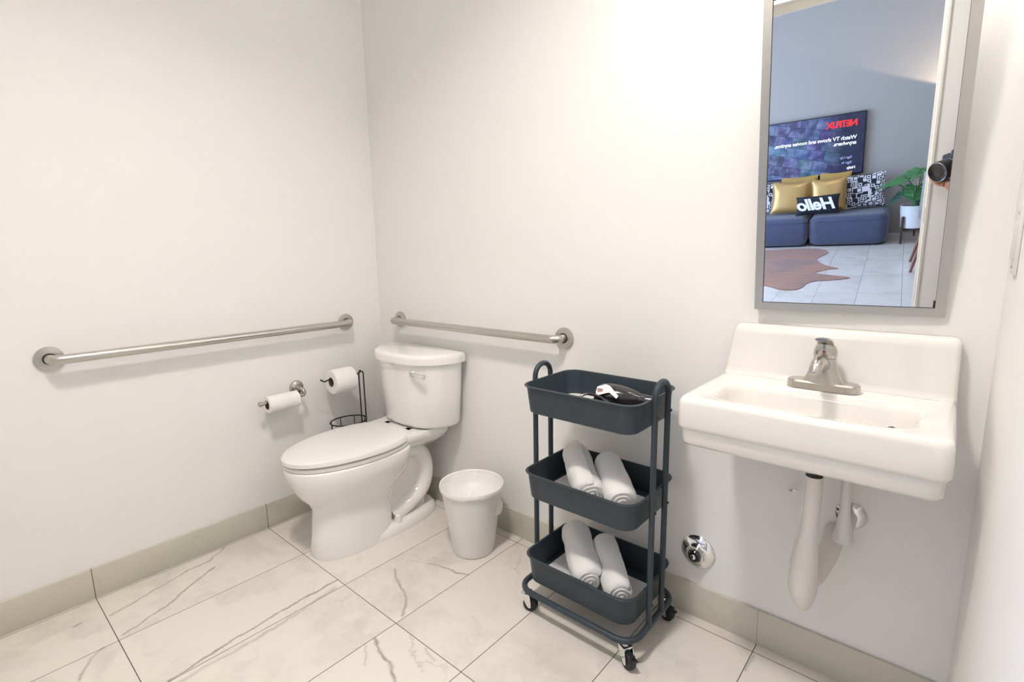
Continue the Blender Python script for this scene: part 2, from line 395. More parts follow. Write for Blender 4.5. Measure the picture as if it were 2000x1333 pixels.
b = bmesh.new(); box(b, XL0-.09, XL0-.02, WY0, WY0+.05, WZ0, WZ1); box(b, XL0-.09, XL0-.02, WY1-.05, WY1, WZ0, WZ1); box(b, XL0-.09, XL0-.02, WY0+.05, WY1-.05, WZ0, WZ0+.05); box(b, XL0-.09, XL0-.02, WY0+.05, WY1-.05, WZ1-.05, WZ1); box(b, XL0-.08, XL0-.03, -3.82, -3.78, WZ0+.05, WZ1-.05)
struct('window_1', b, MT['trim'])
# door lining with stop, head and the strike plate
b = bmesh.new()
box(b, DX1-.013, DX1, YF2-.004, YF+.006, 0, DH, bev=.002); box(b, DX0-.03, DX0-.008, YF2-.004, YF+.006, 0, DH, bev=.002)
box(b, DX0-.008, DX1-.013, YF2-.004, YF+.006, DH-.022, DH, bev=.002)
box(b, DX1-.022, DX1-.013, -1.785, -1.755, 0, DH-.022); box(b, DX0-.008, DX0+.004, -1.785, -1.755, 0, DH-.022); box(b, DX0+.004, DX1-.022, -1.785, -1.755, DH-.06, DH-.022)
dj = struct('door_1', b, MT['trim'])
obj('strike_plate', BX(DX1-.0142, DX1-.0120, -1.735, -1.703, .93, 1.0, bev=.0005), MT['nickel'], dj)
obj('hinge', BX(2.262, 2.270, YF, YF+.012, .50, .55, bev=.002), MT['wood_dark'], dj)
# skirting tiles
HB = .112
struct('baseboard_left', BX(0, .010, YF, -.010, 0, HB, bev=.0015), MT['skirt'])
struct('baseboard_back', BX(0.0, 2.275, -.010, 0, 0, HB, bev=.0015), MT['skirt'])

# ================================================================ GRAB BARS
def grab_bar(label, wall, a, bb, z):
    """wall 'x': on the left wall from y=a to y=bb; wall 'y': on the back wall from x=a to x=bb"""
    t = thing('grab_bar', label, 'grab bar', (0, (a+bb)/2, z) if wall == 'x' else ((a+bb)/2, 0, z))
    f = (lambda s, o: (o, s, 0)) if wall == 'x' else (lambda s, o: (s, -o, 0))
    L = (bb-a)/2
    obj('bar', tube(fillet([f(-L, .004), f(-L, .058), f(L, .058), f(L, .004)], .038, 8), .0155, 20), MT['steel'], t)
    for s in (-L, L):
        g = f(s, 0); pr = [(.0385, 0.0), (.0395, .004), (.038, .009), (.024, .0115), (.0185, .0118), (.0182, .006)]
        fl = obj('flange', lathe([(r, (h if wall == 'x' else -h)) for r, h in pr], 40, 'X' if wall == 'x' else 'Y', loc=g), MT['steel'], t)
        obj('seam_ring', lathe([(.0158, (.0105 if wall == 'x' else -.0105)), (.0186, (.0105 if wall == 'x' else -.0105)), (.0186, (.0122 if wall == 'x' else -.0122)), (.0158, (.0122 if wall == 'x' else -.0122))], 32, 'X' if wall == 'x' else 'Y', loc=g), MT['gap'], fl)
    return t
grab_bar('long brushed steel grab bar on the left wall', 'x', -1.272, -.199, .868)
grab_bar('shorter brushed steel grab bar on the back wall above the toilet tank', 'y', .174, 1.146, .871)

# ================================================================ TOILET
TX = .385
toilet = thing('toilet', 'white two-piece toilet with closed lid standing in the corner', 'toilet', (TX, 0, 0))
def bowl_ring(z, hw, yb, yf, e=2.3, n=64):
    cy = yb-(yb-yf)*.42
    pts = []
    for i in range(n):
        t = 2*PI*i/n; c, s = math.cos(t), math.sin(t); ee = e if s < 0 else 3.0
        pts.append((hw*math.copysign(abs(c)**(2/ee), c), cy+((yb-cy) if s >= 0 else (cy-yf))*math.copysign(abs(s)**(2/ee), s), z))
    return pts
b = bmesh.new()
prof = [(0, .112, -.30, -.640), (.012, .114, -.30, -.643), (.10, .104, -.30, -.630), (.19, .104, -.30, -.622), (.225, .114, -.27, -.640), (.26, .138, -.24, -.672),
        (.30, .160, -.22, -.694), (.34, .173, -.21, -.708), (.372, .178, -.205, -.714), (.384, .176, -.205, -.713), (.388, .168, -.21, -.706)]
rings(b, [bowl_ring(*p) for p in prof])
# rear deck under the tank
def deck(z, hw0, hw1, yb, yf):
    return [(-hw0, yb, z), (-hw1, yf, z), (hw1, yf, z), (hw0, yb, z)]
bd = bmesh.new()
def dk(z, s):
    pts = [(-.160*s, -.040), (-.170*s, -.10), (-.150*s, -.19), (-.140*s, -.30), (.140*s, -.30), (.150*s, -.19), (.170*s, -.10), (.160*s, -.040)]
    return fillet([(x, y, z) for x, y in pts], .03, 4, True)
rings(bd, [dk(.345, .62), dk(.375, .84), dk(.398, .97), dk(.404, 1.0), dk(.426, 1.0), dk(.432, .98)])
bd.to_mesh(tm := bpy.data.meshes.new('tmp')); bd.free(); b.from_mesh(tm)
bm_ = obj('bowl', b, MT['ceramic'], toilet, sharp=50)
# trapway: the S-shaped channel modelled on the side of the base, and the foot flange
def sweep(pts, rx, rz, bm=None):
    return tube(smooth_path(pts, 6), rz, 20, bm=bm)
b = bmesh.new()
spine = smooth_path([(0, -.38, .05), (0, -.34, .16), (0, -.30, .25), (0, -.24, .315), (0, -.165, .325), (0, -.115, .27), (0, -.105, .20), (0, -.13, .13), (0, -.20, .085), (0, -.30, .05)], 5)
rr = .050
tube(spine, rr, 20, bm=b)
for v in b.verts: v.co.x *= 1.75
obj('trapway', b, MT['ceramic'], toilet)
b = bmesh.new()
rings(b, [[(x*1.0, y, .03+z*.9) for x, y, z in [( -.05, -.12, 0), (-.05, -.36, 0), (.05, -.36, 0), (.05, -.12, 0)]], [(-.05, -.12, .31), (-.05, -.33, .31), (.05, -.33, .31), (.05, -.12, .31)]])
obj('web', b, MT['ceramic'], toilet)
b = bmesh.new()
def foot(z, hw, yb, yf, n=48): return sellipse(0, -.30, hw, -.30*-1-.0+0 if False else (yb+.30), 2.6, z, n, af=(-yf-.30))
rings(b, [foot(0, .116, -.045, -.60), foot(.012, .118, -.043, -.60), foot(.035, .112, -.05, -.59), foot(.045, .100, -.06, -.575)])
obj('foot_flange', b, MT['ceramic'], toilet)
for s in (-1, 1):
    obj('bolt_cap', lathe([(.016, .04), (.016, .058), (.012, .070), (.004, .074)], 20, loc=(s*.093, -.30, 0)), MT['seat'], toilet)
# seat and lid
def egg(z, w, yb, yf, n=72, wb=.5):
    pts = []; cy = -.40
    for i in range(n):
        t = 2*PI*i/n; c, s = math.cos(t), math.sin(t)
        if s < 0: x = w*math.copysign(abs(c)**.95, c); y = cy+(yf-cy)*-1*s*-1 if False else cy-(cy-yf)*abs(s)**.97
        else:
            e = 4.2; x = w*math.copysign(abs(c)**(2/3.2), c); y = cy+(yb-cy)*abs(s)**(2/e)
            x *= 1-.20*((y-cy)/(yb-cy))**1.5
        pts.append((x, y, z))
    return pts
b = bmesh.new(); rings(b, [egg(.389, .172, -.215, -.708), egg(.391, .176, -.21, -.712), egg(.405, .178, -.21, -.717), egg(.4085, .171, -.215, -.709)]); obj('seat', b, MT['seat'], toilet)
b = bmesh.new(); rings(b, [egg(.4125, .174, -.22, -.712), egg(.4145, .182, -.215, -.722), egg(.428, .181, -.215, -.721), egg(.4345, .176, -.22, -.714), egg(.4375, .14, -.25, -.67)]); obj('lid', b, MT['seat'], toilet)
for s in (-1, 1): obj('hinge', BX(s*.075-.02, s*.075+.02, -.222, -.190, .400, .432, bev=.006, seg=3), MT['seat'], toilet)
# tank
def tank_ring(z, hw, yb, yf, n=18, side=-.075):
    """D-shaped plan: flat back, front swept round to short sides"""
    pts = []; ox = .018
    for j in range(2*n+1):
        t = math.sin(PI/2*(-1+j/n)); y = side+(yf-side)*(1-abs(t)**2.9)**.62; pts.append((hw*t+ox, y, z))
    return pts + [(hw+ox, yb-.02, z), (hw-.012+ox, yb, z), (ox, yb, z), (-hw+.012+ox, yb, z), (-hw+ox, yb-.02, z)]
b = bmesh.new()
rings(b, [tank_ring(.436, .185, -.03, -.190), tank_ring(.441, .200, -.03, -.202), tank_ring(.455, .208, -.03, -.210), tank_ring(.60, .220, -.025, -.218), tank_ring(.724, .229, -.025, -.224)])
obj('tank', b, MT['ceramic'], toilet, sharp=55)
b = bmesh.new()
rings(b, [tank_ring(.722, .232, -.02, -.228), tank_ring(.726, .243, -.014, -.240), tank_ring(.752, .245, -.012, -.243), tank_ring(.763, .241, -.018, -.238), tank_ring(.767, .228, -.03, -.225)])
obj('tank_lid', b, MT['ceramic'], toilet, sharp=55)
b = bmesh.new(); lathe([(.016, 0), (.017, -.006), (.013, -.012), (.006, -.016)], 24, 'Y', bm=b, loc=(.125, -.203, .688))
hd = obj('flush_handle', b, MT['chrome'], toilet)
tube(smooth_path([(.128, -.218, .688), (.155, -.224, .686), (.185, -.221, .684), (.210, -.214, .683)], 5), lambda t: .0065+.0045*t, 12, bm=(b2 := bmesh.new())); obj('lever', b2, MT['chrome'], hd)

# ================================================================ BIN
bn = thing('waste_bin', 'small round white waste bin with a plastic liner between toilet and cart', 'bin', (.826, -.188, 0))
b = bmesh.new()
lathe([(.078, 0), (.083, .003), (.1215, .272), (.126, .275), (.1265, .280), (.123, .282), (.119, .278), (.081, .008), (.0, .008)], 56, bm=b, cap1=False); obj('bucket', b, MT['plastic'], bn)
b = bmesh.new()
R = []
for k, (r, z) in enumerate([(.1275, .268), (.1290, .277), (.1270, .2840), (.123, .281), (.114, .262), (.108, .245), (.098, .228), (.080, .214), (.045, .206), (.004, .21)]):
    ring = []
    for i in range(72):
        a = 2*PI*i/72; wv = noise.noise(Vector((math.cos(a)*3, math.sin(a)*3, z*16)))
        q = r+wv*(.0022 if k < 4 else .012); dz = (noise.noise(Vector((math.cos(a)*5+9, math.sin(a)*5, 2)))*.008 if k == 0 else 0)
        ring.append((q*math.cos(a), q*math.sin(a), z+dz+(wv*.01 if k > 4 else 0)))
    R.append(ring)
rings(b, R, cap0=False, cap1=True); obj('liner', b, MT['liner'], bn)
b = bmesh.new(); bmesh.ops.create_icosphere(b, subdivisions=3, radius=.017)
for v in b.verts: v.co = Vector((v.co.x*.75, v.co.y*1.5, v.co.z*2.2))*(1+.25*noise.noise(v.co*60))
obj('liner_knot', b, MT['liner'], bn, loc=(.098, .042, .195))

# ================================================================ WALL TISSUE HOLDER
th = thing('tissue_holder', 'wall-mounted nickel tissue holder with open arm on the left wall', 'tissue holder', (0, -.468, .601))
obj('wall_plate', lathe([(.031, 0), (.032, .004), (.030, .010), (.020, .014), (.012, .017)], 36, 'X'), MT['nickel'], th)
obj('post', tube(fillet([(.010, 0, 0), (.072, 0, 0), (.072, -.001, -.022)], .01, 5), .0085, 16), MT['nickel'], th)
obj('arm', tube([(.072, .0, -.022), (.072, -.185, -.022)], .0075, 16), MT['nickel'], th)
obj('end_knob', lathe([(.0075, 0), (.0105, -.002), (.0105, -.012), (.008, -.015)], 20, 'Y', loc=(.072, -.183, -.022)), MT['nickel'], th)
def roll(name, label, r, L, loc, core=.020):
    t = thing(name, label, 'toilet paper', loc)
    obj('tissue', lathe([(core+.001, 0), (r-.003, 0), (r, .003), (r, L-.003), (r-.003, L), (core+.001, L)], 48, 'Y', cap0=False, cap1=False), MT['paper'], t)
    b = bmesh.new(); lathe([(core, .0), (core+.0012, .0), (core+.0012, L), (core, L), (core, 0)], 40, 'Y', bm=b, cap0=False, cap1=False); obj('cardboard_core', b, MT['card'], t)
    return t
r1 = roll('toilet_roll', 'partly used toilet roll on the nickel wall holder', .036, .132, (.072, -.632, .579-.010), core=.0185)
# standing holder
st = thing('tissue_stand', 'free-standing black wire tissue stand behind the toilet seat', 'tissue stand', (.115, -.275, 0))
wr = .0032
obj('upright', tube(fillet([(.0, .058, .01), (.0, .058, .640), (.0, .082, .640), (.0, .082, .01)], .011, 5), wr, 10), MT['black_metal'], st)
obj('roll_arm', tube(smooth_path([(.0, .068, .648), (.0, .060, .640), (.0, .045, .632), (.0, -.09, .632), (.0, -.115, .628), (.0, -.135, .640)], 5), .0035, 10), MT['black_metal'], st)
for z in (.42, .34, .10):
    obj('basket_ring', tube([(.072*math.cos(2*PI*i/40), -.012+.085*math.sin(2*PI*i/40), z) for i in range(40)], wr, 8, closed=True), MT['black_metal'], st)
b = bmesh.new()
for k in range(8):
    a = 2*PI*k/8; tube([(.072*math.cos(a), -.012+.085*math.sin(a), .10), (.072*math.cos(a), -.012+.085*math.sin(a), .42)], .002, 6, bm=b)
obj('basket_wires', b, MT['black_metal'], st)
b = bmesh.new()
for k in range(3):
    tube([((.058-.018*k)*math.cos(t), -.012+(.07-.02*k)*math.sin(t), .34) for t in [2*PI*i/30 for i in range(30)]], .002, 6, closed=True, bm=b)
obj('scroll_tray', b, MT['black_metal'], st)
b = bmesh.new(); tube([(.085*math.cos(2*PI*i/40), .0+.098*math.sin(2*PI*i/40), .006) for i in range(40)], .005, 8, closed=True, bm=b); tube([(-.08, 0, .006), (.08, 0, .006)], .004, 8, bm=b); tube([(0, -.095, .006), (0, .095, .006)], .004, 8, bm=b)
obj('base', b, MT['black_metal'], st)
roll('toilet_roll', 'full toilet roll on the black wire stand', .0555, .105, (.115, -.275-.085, .619), core=.0205)

# ================================================================ ROLLING CART
cart = thing('utility_cart', 'three-tier slate grey rolling cart between waste bin and sink', 'cart', (1.409, -.200, 0))
HX, HY = .197, .140
def basket(zt, zb, name='basket'):
    b = bmesh.new(); k = 7
    def rg(ex, r, z): return rrect(-HX-ex, HX+ex, -HY-ex, HY+ex, r, z, k)
    rings(b, [rg(-.016, .040, zb), rg(-.011, .044, zb+.004), rg(-.004, .046, zt-.010), rg(-.003, .046, zt-.003), rg(.002, .050, zt-.003), rg(.0035, .050, zt), rg(.001, .049, zt+.002), rg(-.004, .045, zt+.0015),
              rg(-.006, .044, zt-.010), rg(-.014, .040, zb+.006), rg(-.020, .036, zb+.0035)])
    return obj(name, b, MT['cart'], cart, sharp=45)
TIERS = [(.775, .688), (.492, .405), (.203, .112)]
for zt, zb in TIERS: basket(zt, zb)
for s in (-1, 1):
    x = s*.2085
    fr = obj('side_frame', tube(fillet([(x, -.040-.005, .085), (x, -.045, .820), (x, .037, .820), (x, .037, .085)], .040, 10), .0085, 16), MT['cart'], cart)
    for zt, zb in TIERS:
        for y in (-.045, .037):
            obj('screw', lathe([(.004, 0), (.004, s*.003), (.002, s*.0045)], 12, 'X', loc=(x+s*.008, y, zt-.045)), MT['rubber'], fr)
obj('base_ring', tube(rrect(-.208, .208, -.150, .140, .055, .085, 8), .0095, 14, closed=True), MT['cart'], cart)
for sx in (-1, 1):
    for sy in (-1, 1):
        px, py = (.178 if sx > 0 else -.190), (-.130 if sy < 0 else .124); rz = {(-1, -1): 3.45, (1, -1): 2.72, (1, 1): 2.9, (-1, 1): 3.0}[(sx, sy)]
        R_ = Matrix.Rotation(rz, 3, 'Z'); Of = Vector((px, py, 0))
        tr = lambda bmx: [setattr(v, 'co', R_ @ v.co + Of) for v in bmx.verts]
        b = bmesh.new(); lathe([(.019, 0-.0105), (.0235, -.0095), (.025, -.006), (.025, .006), (.0235, .0095), (.019, .0105)], 28, 'Y', bm=b, loc=(-.016, 0, .025)); lathe([(.009, -.012), (.009, .012)], 16, 'Y', bm=b, loc=(-.016, 0, .025))
        # steel fork: a cap plate and two cheek plates
        tr(b); wh = obj('caster', b, MT['rubber'], cart)
        b = bmesh.new()
        lathe([(.011, .066), (.011, .074), (.006, .0745), (.006, .080)], 20, bm=b)
        box(b, -.017, .013, -.0165, .0165, .056, .066, bev=.003)
        for yy in (-.0155, .0130):
            vs = [(-.018, yy, .060), (.014, yy, .060), (-.009, yy, .020), (-.016, yy, .015), (-.024, yy, .020)]
            rings(b, [vs, [(x_, y_+.0025, z_) for x_, y_, z_ in vs]])
        tr(b); fk = obj('fork', b, MT['chrome'], wh)
        if (sx, sy) != (-1, -1):
            b = bmesh.new(); box(b, -.050, -.036, -.008, .008, .040, .046, bev=.002); box(b, -.04, -.015, -.006, .006, .044, .054, bev=.002); tr(b); obj('brake_lever', b, MT['rubber'], wh)
# towels
def towel(label, a, c, r, seed, droop=.0):
    """a rolled towel from back end a to front end c, spiral at both ends"""
    A, Cc = Vector(a), Vector(c); L = (Cc-A).length; t = bpy.data.objects.new('tmp', None)
    b = bmesh.new(); nT = 30; n = 40; R = []
    ax = (Cc-A).normalized(); side = ax.cross(Vector((0, 0, 1))).normalized(); upv = side.cross(ax)
    turns = 3.2; NS = 132
    th_ = r/(turns+.6)
    prof = []
    # spiral ribbon cross-section: outward along outer face, back along inner face
    out = []; inn = []
    for i in range(NS+1):
        ang = 2*PI*turns*i/NS; rr_ = th_*.55+(r-th_*.55)*(ang/(2*PI*turns)); out.append((ang, rr_)); inn.append((ang, rr_-th_*.80))
    inn = [(a_, max(.0015, q)) for a_, q in inn]
    loop = out+inn[::-1]
    K = 22
    for k in range(K+1):
        s = k/K; end = min(s, 1-s)*L; sc = 1-.24*max(0, 1-end/.030)**2; ring = []
        cen = A.lerp(Cc, s)+upv*(droop*math.sin(PI*s))
        for j, (ang, q) in enumerate(loop):
            wob = 1+.13*noise.noise(Vector((math.cos(ang)*1.1+seed, math.sin(ang)*1.1, s*2.6)))+.035*noise.noise(Vector((ang, s*12, seed)))
            tele = (ang/(2*PI*turns)-.5)*.010*(1 if k in (0, K) else 0)*(1 if k == K else -1)
            an = ang+seed
            ring.append(cen+(side*math.cos(an)*1.0+upv*math.sin(an)*.94)*q*wob*sc - ax*tele)
        R.append(ring)
    vs = [[b.verts.new(p) for p in rg] for rg in R]; m = len(loop)
    for p, q in zip(vs[:-1], vs[1:]):
        for i in range(m): b.faces.new((p[i], p[(i+1) % m], q[(i+1) % m], q[i]))
    N1 = NS+1
    for rg in (vs[0], vs[-1]):
        for i in range(NS): b.faces.new((rg[i], rg[i+1], rg[m-2-i], rg[m-1-i]))
    o = obj('rolled_towel', b, MT['towel']); bpy.data.objects.remove(t)
    return tag(o, label, 'towel', 'rolled white towels in the cart')
cx, cy = 1.409, -.200
towel('left rolled white towel in the middle tier of the cart', (1.272, -.122, .508), (1.443, -.286, .462), .0555, .4)
towel('right rolled white towel in the middle tier of the cart', (1.388, -.112, .496), (1.540, -.280, .460), .0520, 2.1)
towel('left rolled white towel in the bottom tier of the cart', (1.268, -.124, .216), (1.440, -.288, .168), .0550, 1.2)
towel('right rolled white towel in the bottom tier of the cart, spiral end showing', (1.384, -.112, .206), (1.546, -.282, .166), .0520, .9)
# folded liners in the bottoms of the two lower tiers
for zb, nm, lb in ((.405, 'folded_towel', 'flat white cloth lining the middle tier under the towels'), (.112, 'folded_towel', 'flat white cloth lining the bottom tier under the towels')):
    b = bmesh.new(); k = 24; V = []
    for i in range(k+1):
        for j in range(k+1):
            x = -.165+.33*i/k; y = -.115+.2*j/k; V.append(b.verts.new((x, y, .0105+.0015*noise.noise(Vector((x*20, y*20, zb))))))
    for i in range(k):
        for j in range(k): b.faces.new((V[i*(k+1)+j], V[(i+1)*(k+1)+j], V[(i+1)*(k+1)+j+1], V[i*(k+1)+j+1]))
    ret = bmesh.ops.extrude_face_region(b, geom=b.faces[:]); bmesh.ops.translate(b, verts=[g_ for g_ in ret['geom'] if isinstance(g_, bmesh.types.BMVert)], vec=(0, 0, -.0065))
    tag(obj(nm, b, MT['towel'], loc=(cx, cy, zb)), lb, 'towel')
# hair dryer in the top tier
hd = thing('hair_dryer', 'black hair dryer with white warning tag lying in the top tier', 'hair dryer', (1.468, -.160, .693), rz=math.radians(12))
b = bmesh.new()
lathe([(.022, -.080), (.030, -.077), (.0395, -.060), (.0420, -.036), (.0400, -.004), (.032, .034), (.0255, .052), (.0220, .056), (.0205, .080), (.0195, .100), (.016, .100), (.016, .06)], 36, 'X', bm=b, loc=(0, 0, .043))
obj('barrel', b, MT['glossblack'], hd)
b = bmesh.new()
for v_ in (-.0815,):
    for k in range(3): tube([(v_, (.007+.005*k)*math.cos(t), .044+(.007+.005*k)*math.sin(t)) for t in [2*PI*i/24 for i in range(24)]], .0012, 6, closed=True, bm=b)
obj('intake_grille', b, MT['rubber'], hd)
obj('dryer_handle', tube(smooth_path([(-.035, -.028, .036), (-.040, -.060, .022), (-.055, -.095, .016), (-.06, -.112, .016)], 6), lambda t: .016-.002*t, 16), MT['glossblack'], hd)
b = bmesh.new(); pts = smooth_path([(-.060, -.105, .014), (-.085, -.100, .030), (-.110, -.080, .046), (-.095, -.062, .060), (-.070, -.060, .062), (-.04, -.078, .062), (-.01, -.10, .052), (.01, -.125, .030), (.03, -.13, .008), (.03, -.09, .006), (-.03, -.09, .035), (-.08, -.08, .036), (-.11, -.115, .010), (-.15, -.10, .006), (-.16, -.06, .006)], 7)
tube(pts, .0035, 8, bm=b); obj('cord', b, MT['glossblack'], hd)
b = bmesh.new()
tg = [(-.066, -.046, .068), (-.064, -.036, .082), (-.040, -.030, .090), (-.026, -.034, .088), (.006, -.052, .064), (.002, -.058, .058), (-.022, -.050, .072), (-.040, -.052, .066), (-.062, -.054, .058)]
cen = Vector((-.032, -.046, .076)); vs = [b.verts.new(p) for p in tg]; cv = b.verts.new(cen)
for i in range(len(vs)): b.faces.new((vs[i], vs[(i+1) % len(vs)], cv))
bmesh.ops.recalc_face_normals(b, faces=b.faces[:]); ret = bmesh.ops.solidify(b, geom=b.faces[:], thickness=.0007)
wt = obj('warning_tag', b, MT['tag'], hd)
b = bmesh.new(); box(b, -.060, -.044, -.0475, -.0465, .064, .080)
obj('red_print', b, MT['redtag'], wt)
b = bmesh.new(); box(b, -.045, .05, -.025, .035, 0, .004, bev=.001)
tag(obj('paper_sheet', b, MT['tag'], loc=(1.275, -.105, .6925)), 'white folded paper lying flat in the top tier left of the dryer', 'paper')

# ================================================================ SINK
SX = 1.982
sink = thing('wall_sink', 'white wall-hung sink with backsplash below the mirror', 'sink', (SX, 0, 0))
ZR = .836
def srect(hw, yb, yf, r, z, bow=0, n=None):
    pts = rrect(-hw, hw, yf, yb, r, z, 8); out = []
    # resample into 96 points
    P = [Vector(p) for p in pts]; P.append(P[0]); cum = [0]
    for a, c in zip(P[:-1], P[1:]): cum.append(cum[-1]+(c-a).length)
    N_ = 128; k = 0
    for i in range(N_):
        d = cum[-1]*i/N_
        while cum[k+1] < d: k += 1
        f = (d-cum[k])/(cum[k+1]-cum[k]); q = P[k].lerp(P[k+1], f)
        if bow and q.y < (yb+yf)/2: q.y -= bow*(1-(q.x/hw)**2)
        out.append(q)
    # start at the point nearest angle 0 about the centre
    c = Vector((0, (yb+yf)/2, z)); s = min(range(N_), key=lambda i: abs(math.atan2(out[i].y-c.y, out[i].x-c.x)))
    return out[s:]+out[:s]
b = bmesh.new()
yb = -.004; F = -.372
DRX, DRY = .0, -.215
R = [srect(.034, -.135, -.205, .03, .655), srect(.046, -.12, -.22, .04, .672), srect(.11, -.06, -.28, .05, .700), srect(.228, yb, F+.040, .03, .710), srect(.243, yb, F+.018, .022, .716), srect(.246, yb, F+.012, .02, .724), srect(.247, yb, F+.010, .02, .757),
     srect(.2515, yb, F+.003, .018, .760), srect(.2535, yb, F, .018, .768), srect(.2525, yb, F-.0, .020, .822), srect(.2500, yb, F+.003, .021, .831), srect(.245, yb, F+.008, .022, .8355), srect(.238, yb, F+.016, .024, ZR),
     srect(.203, -.126, F+.040, .060, ZR-.0015), srect(.196, -.132, F+.046, .062, ZR-.006), srect(.190, -.138, F+.053, .062, .815), srect(.181, -.144, F+.063, .060, .778), srect(.165, -.152, F+.078, .055, .756), srect(.10, -.185, F+.11, .04, .742), srect(.028, -.22, -.262, .02, .736)]
rings(b, R)
# backsplash, slightly tapering upward, with a rolled top
def bs(z, hw, y0, y1, r=.012): return rrect(-hw, hw, y1, y0, r, z, 5)
rings(b, [bs(.74, .252, 0, -.045), bs(.828, .252, 0, -.052), bs(.836, .2515, 0, -.058), bs(.842, .251, 0, -.053), bs(.852, .2505, 0, -.049), bs(.95, .2475, 0, -.042), bs(.964, .2465, 0, -.039), bs(.972, .2435, -.001, -.033), bs(.976, .238, -.004, -.026)])
for v in b.verts:
    if v.co.x < 0 and v.co.z > .845: v.co.x += .016*(v.co.z-.845)/.13
obj('basin', b, MT['sink'], sink, sharp=60)
# chrome drain ring on the basin floor, and the dark gap of the outlet below
obj('drain_flange', lathe([(.022, .0), (.022, .003), (.016, .004), (.014, .0015), (.002, .001)], 28, loc=(DRX, -.240, .7365)), MT['chrome'], sink)
b = bmesh.new(); lathe([(.017, 0), (.018, .004), (.013, .010), (.006, .013), (.005, .022), (.009, .026), (.006, .032)], 24, bm=b, loc=(0, 0, 0))
ds = tag(obj('drain_plug', b, MT['chrome_dark'], loc=(SX+.160, -.185, .766)), 'small chrome drain plug lying inside the right of the sink bowl', 'plug'); ds.rotation_euler = (.1, -.5, .3); ds.scale = (1.2, 1.2, 1.0)
# faucet
fc = thing('faucet', 'brushed nickel single-lever faucet on the white sink', 'faucet', (SX, -.095, ZR))
b = bmesh.new(); rings(b, [rrect(-.078, .078, -.026, .026, .0255, z, 8) if k < 3 else rrect(-.074, .074, -.022, .022, .0215, z, 8) for k, z in enumerate((0, .004, .016, .020))]); obj('deck_plate', b, MT['nickel'], fc)
b = bmesh.new()
rings(b, [sellipse(0, -.000, .046, .024, 2.6, .014, 40, af=.026), sellipse(0, 0, .038, .023, 2.5, .030, 40, af=.026), sellipse(0, 0, .030, .022, 2.4, .050, 40, af=.026), sellipse(0, 0, .026, .0215, 2.3, .066, 40, af=.025), sellipse(0, .001, .024, .021, 2.1, .078, 40, af=.022)]); obj('faucet_body', b, MT['nickel'], fc)
b = bmesh.new(); P_ = smooth_path([(0, -.005, .055), (0, -.040, .072), (0, -.078, .078), (0, -.105, .070), (0, -.112, .058)], 5); tube(P_, lambda t: .0165-.004*t, 20, bm=b); obj('spout', b, MT['nickel'], fc)
b = bmesh.new(); rings(b, [sellipse(0, .002, .0235, .021, 2, .078, 32), sellipse(0, .002, .0255, .023, 2, .084, 32), sellipse(0, .002, .025, .0235, 2, .096, 32), sellipse(0, -.002, .021, .021, 2, .108, 32), sellipse(0, -.008, .012, .014, 2, .114, 32)]); lv = obj('lever', b, MT['nickel'], fc)
b = bmesh.new()
P_ = smooth_path([(0, .004, .100), (0, -.014, .118), (0, -.040, .128), (0, -.066, .131)], 5); R = []
for i, q in enumerate(P_):
    t = i/(len(P_)-1); wd = .017-.004*t+.003*math.sin(PI*t); hh = .009-.0055*t
    R.append([(wd*math.cos(a), q.y, q.z+hh*math.sin(a)) for a in [2*PI*j/20 for j in range(20)]])
rings(b, R); obj('lever_blade', b, MT['nickel'], lv)
obj('red_dot', lathe([(.0028, 0), (.0026, -.0012), (.001, -.0016)], 14, 'Y', loc=(0, -.0225, .096)), mat('red_enamel', (.25, .02, .02), .3), lv)
# pipes below the basin
pc = thing('drain_pipe_cover', 'white insulated drain pipe cover hanging under the sink', 'pipe cover', (SX+.012, -.175, 0))
b = bmesh.new()
P_ = smooth_path([(0, 0, .640), (0, 0, .58), (-.001, 0, .52), (-.003, .0, .46), (-.005, .0, .40), (-.006, .004, .35), (-.005, .010, .31), (-.003, .018, .285), (-.002, .024, .270)], 5)
def pr_(t):
    return .0195 if t < .30 else (.0195+.0135*math.sin(min(1, (t-.30)/.35)*PI/2) if t < .64 else .033-.027*((t-.64)/.36)**1.15)
tube(P_, pr_, 24, bm=b)
tube(smooth_path([(-.004, .018, .345), (.010, .060, .352), (.026, .11, .39), (.032, .150, .425), (.032, .172, .43)], 5), .024, 18, bm=b)
obj('vinyl_sleeve', b, MT['cover'], pc)
obj('shaded_tailpiece', tube([(0, 0, .662), (0, 0, .638)], .0175, 24), MT['gap'], pc)  # pipe stub coloured near-black for the shade in the gap below the outlet
obj('zip_seam', tube(smooth_path([(-.0195, -.003, .63), (-.0195, -.003, .56), (-.0205, -.003, .52), (-.030, -.003, .46), (-.037, -.003, .40)], 4), .0016, 6), MT['cover'], pc)
sv = thing('supply_valve_cover', 'white covered supply line with chrome wall plate right of the drain pipe', 'supply valve', (SX+.070, 0, 0))
obj('supply_sleeve', tube(smooth_path([(0, -.10, .69), (0, -.098, .60), (0, -.092, .54), (0, -.084, .50), (0, -.080, .470), (0, -.078, .452), (0, -.077, .444)], 5), lambda t: (.012+.012*max(0, t-.35)/.45) if t < .8 else .024-.018*((t-.8)/.2)**2, 20), MT['cover'], sv)
obj('valve_arm', tube([(.004, -.078, .480), (.004, -.006, .485)], .017, 18), MT['cover'], sv)
obj('wall_plate', lathe([(.036, -.0005), (.036, -.003), (.030, -.009), (.02, -.013), (.012, -.014)], 32, 'Y', loc=(.004, 0, .485)), MT['chrome'], sv)
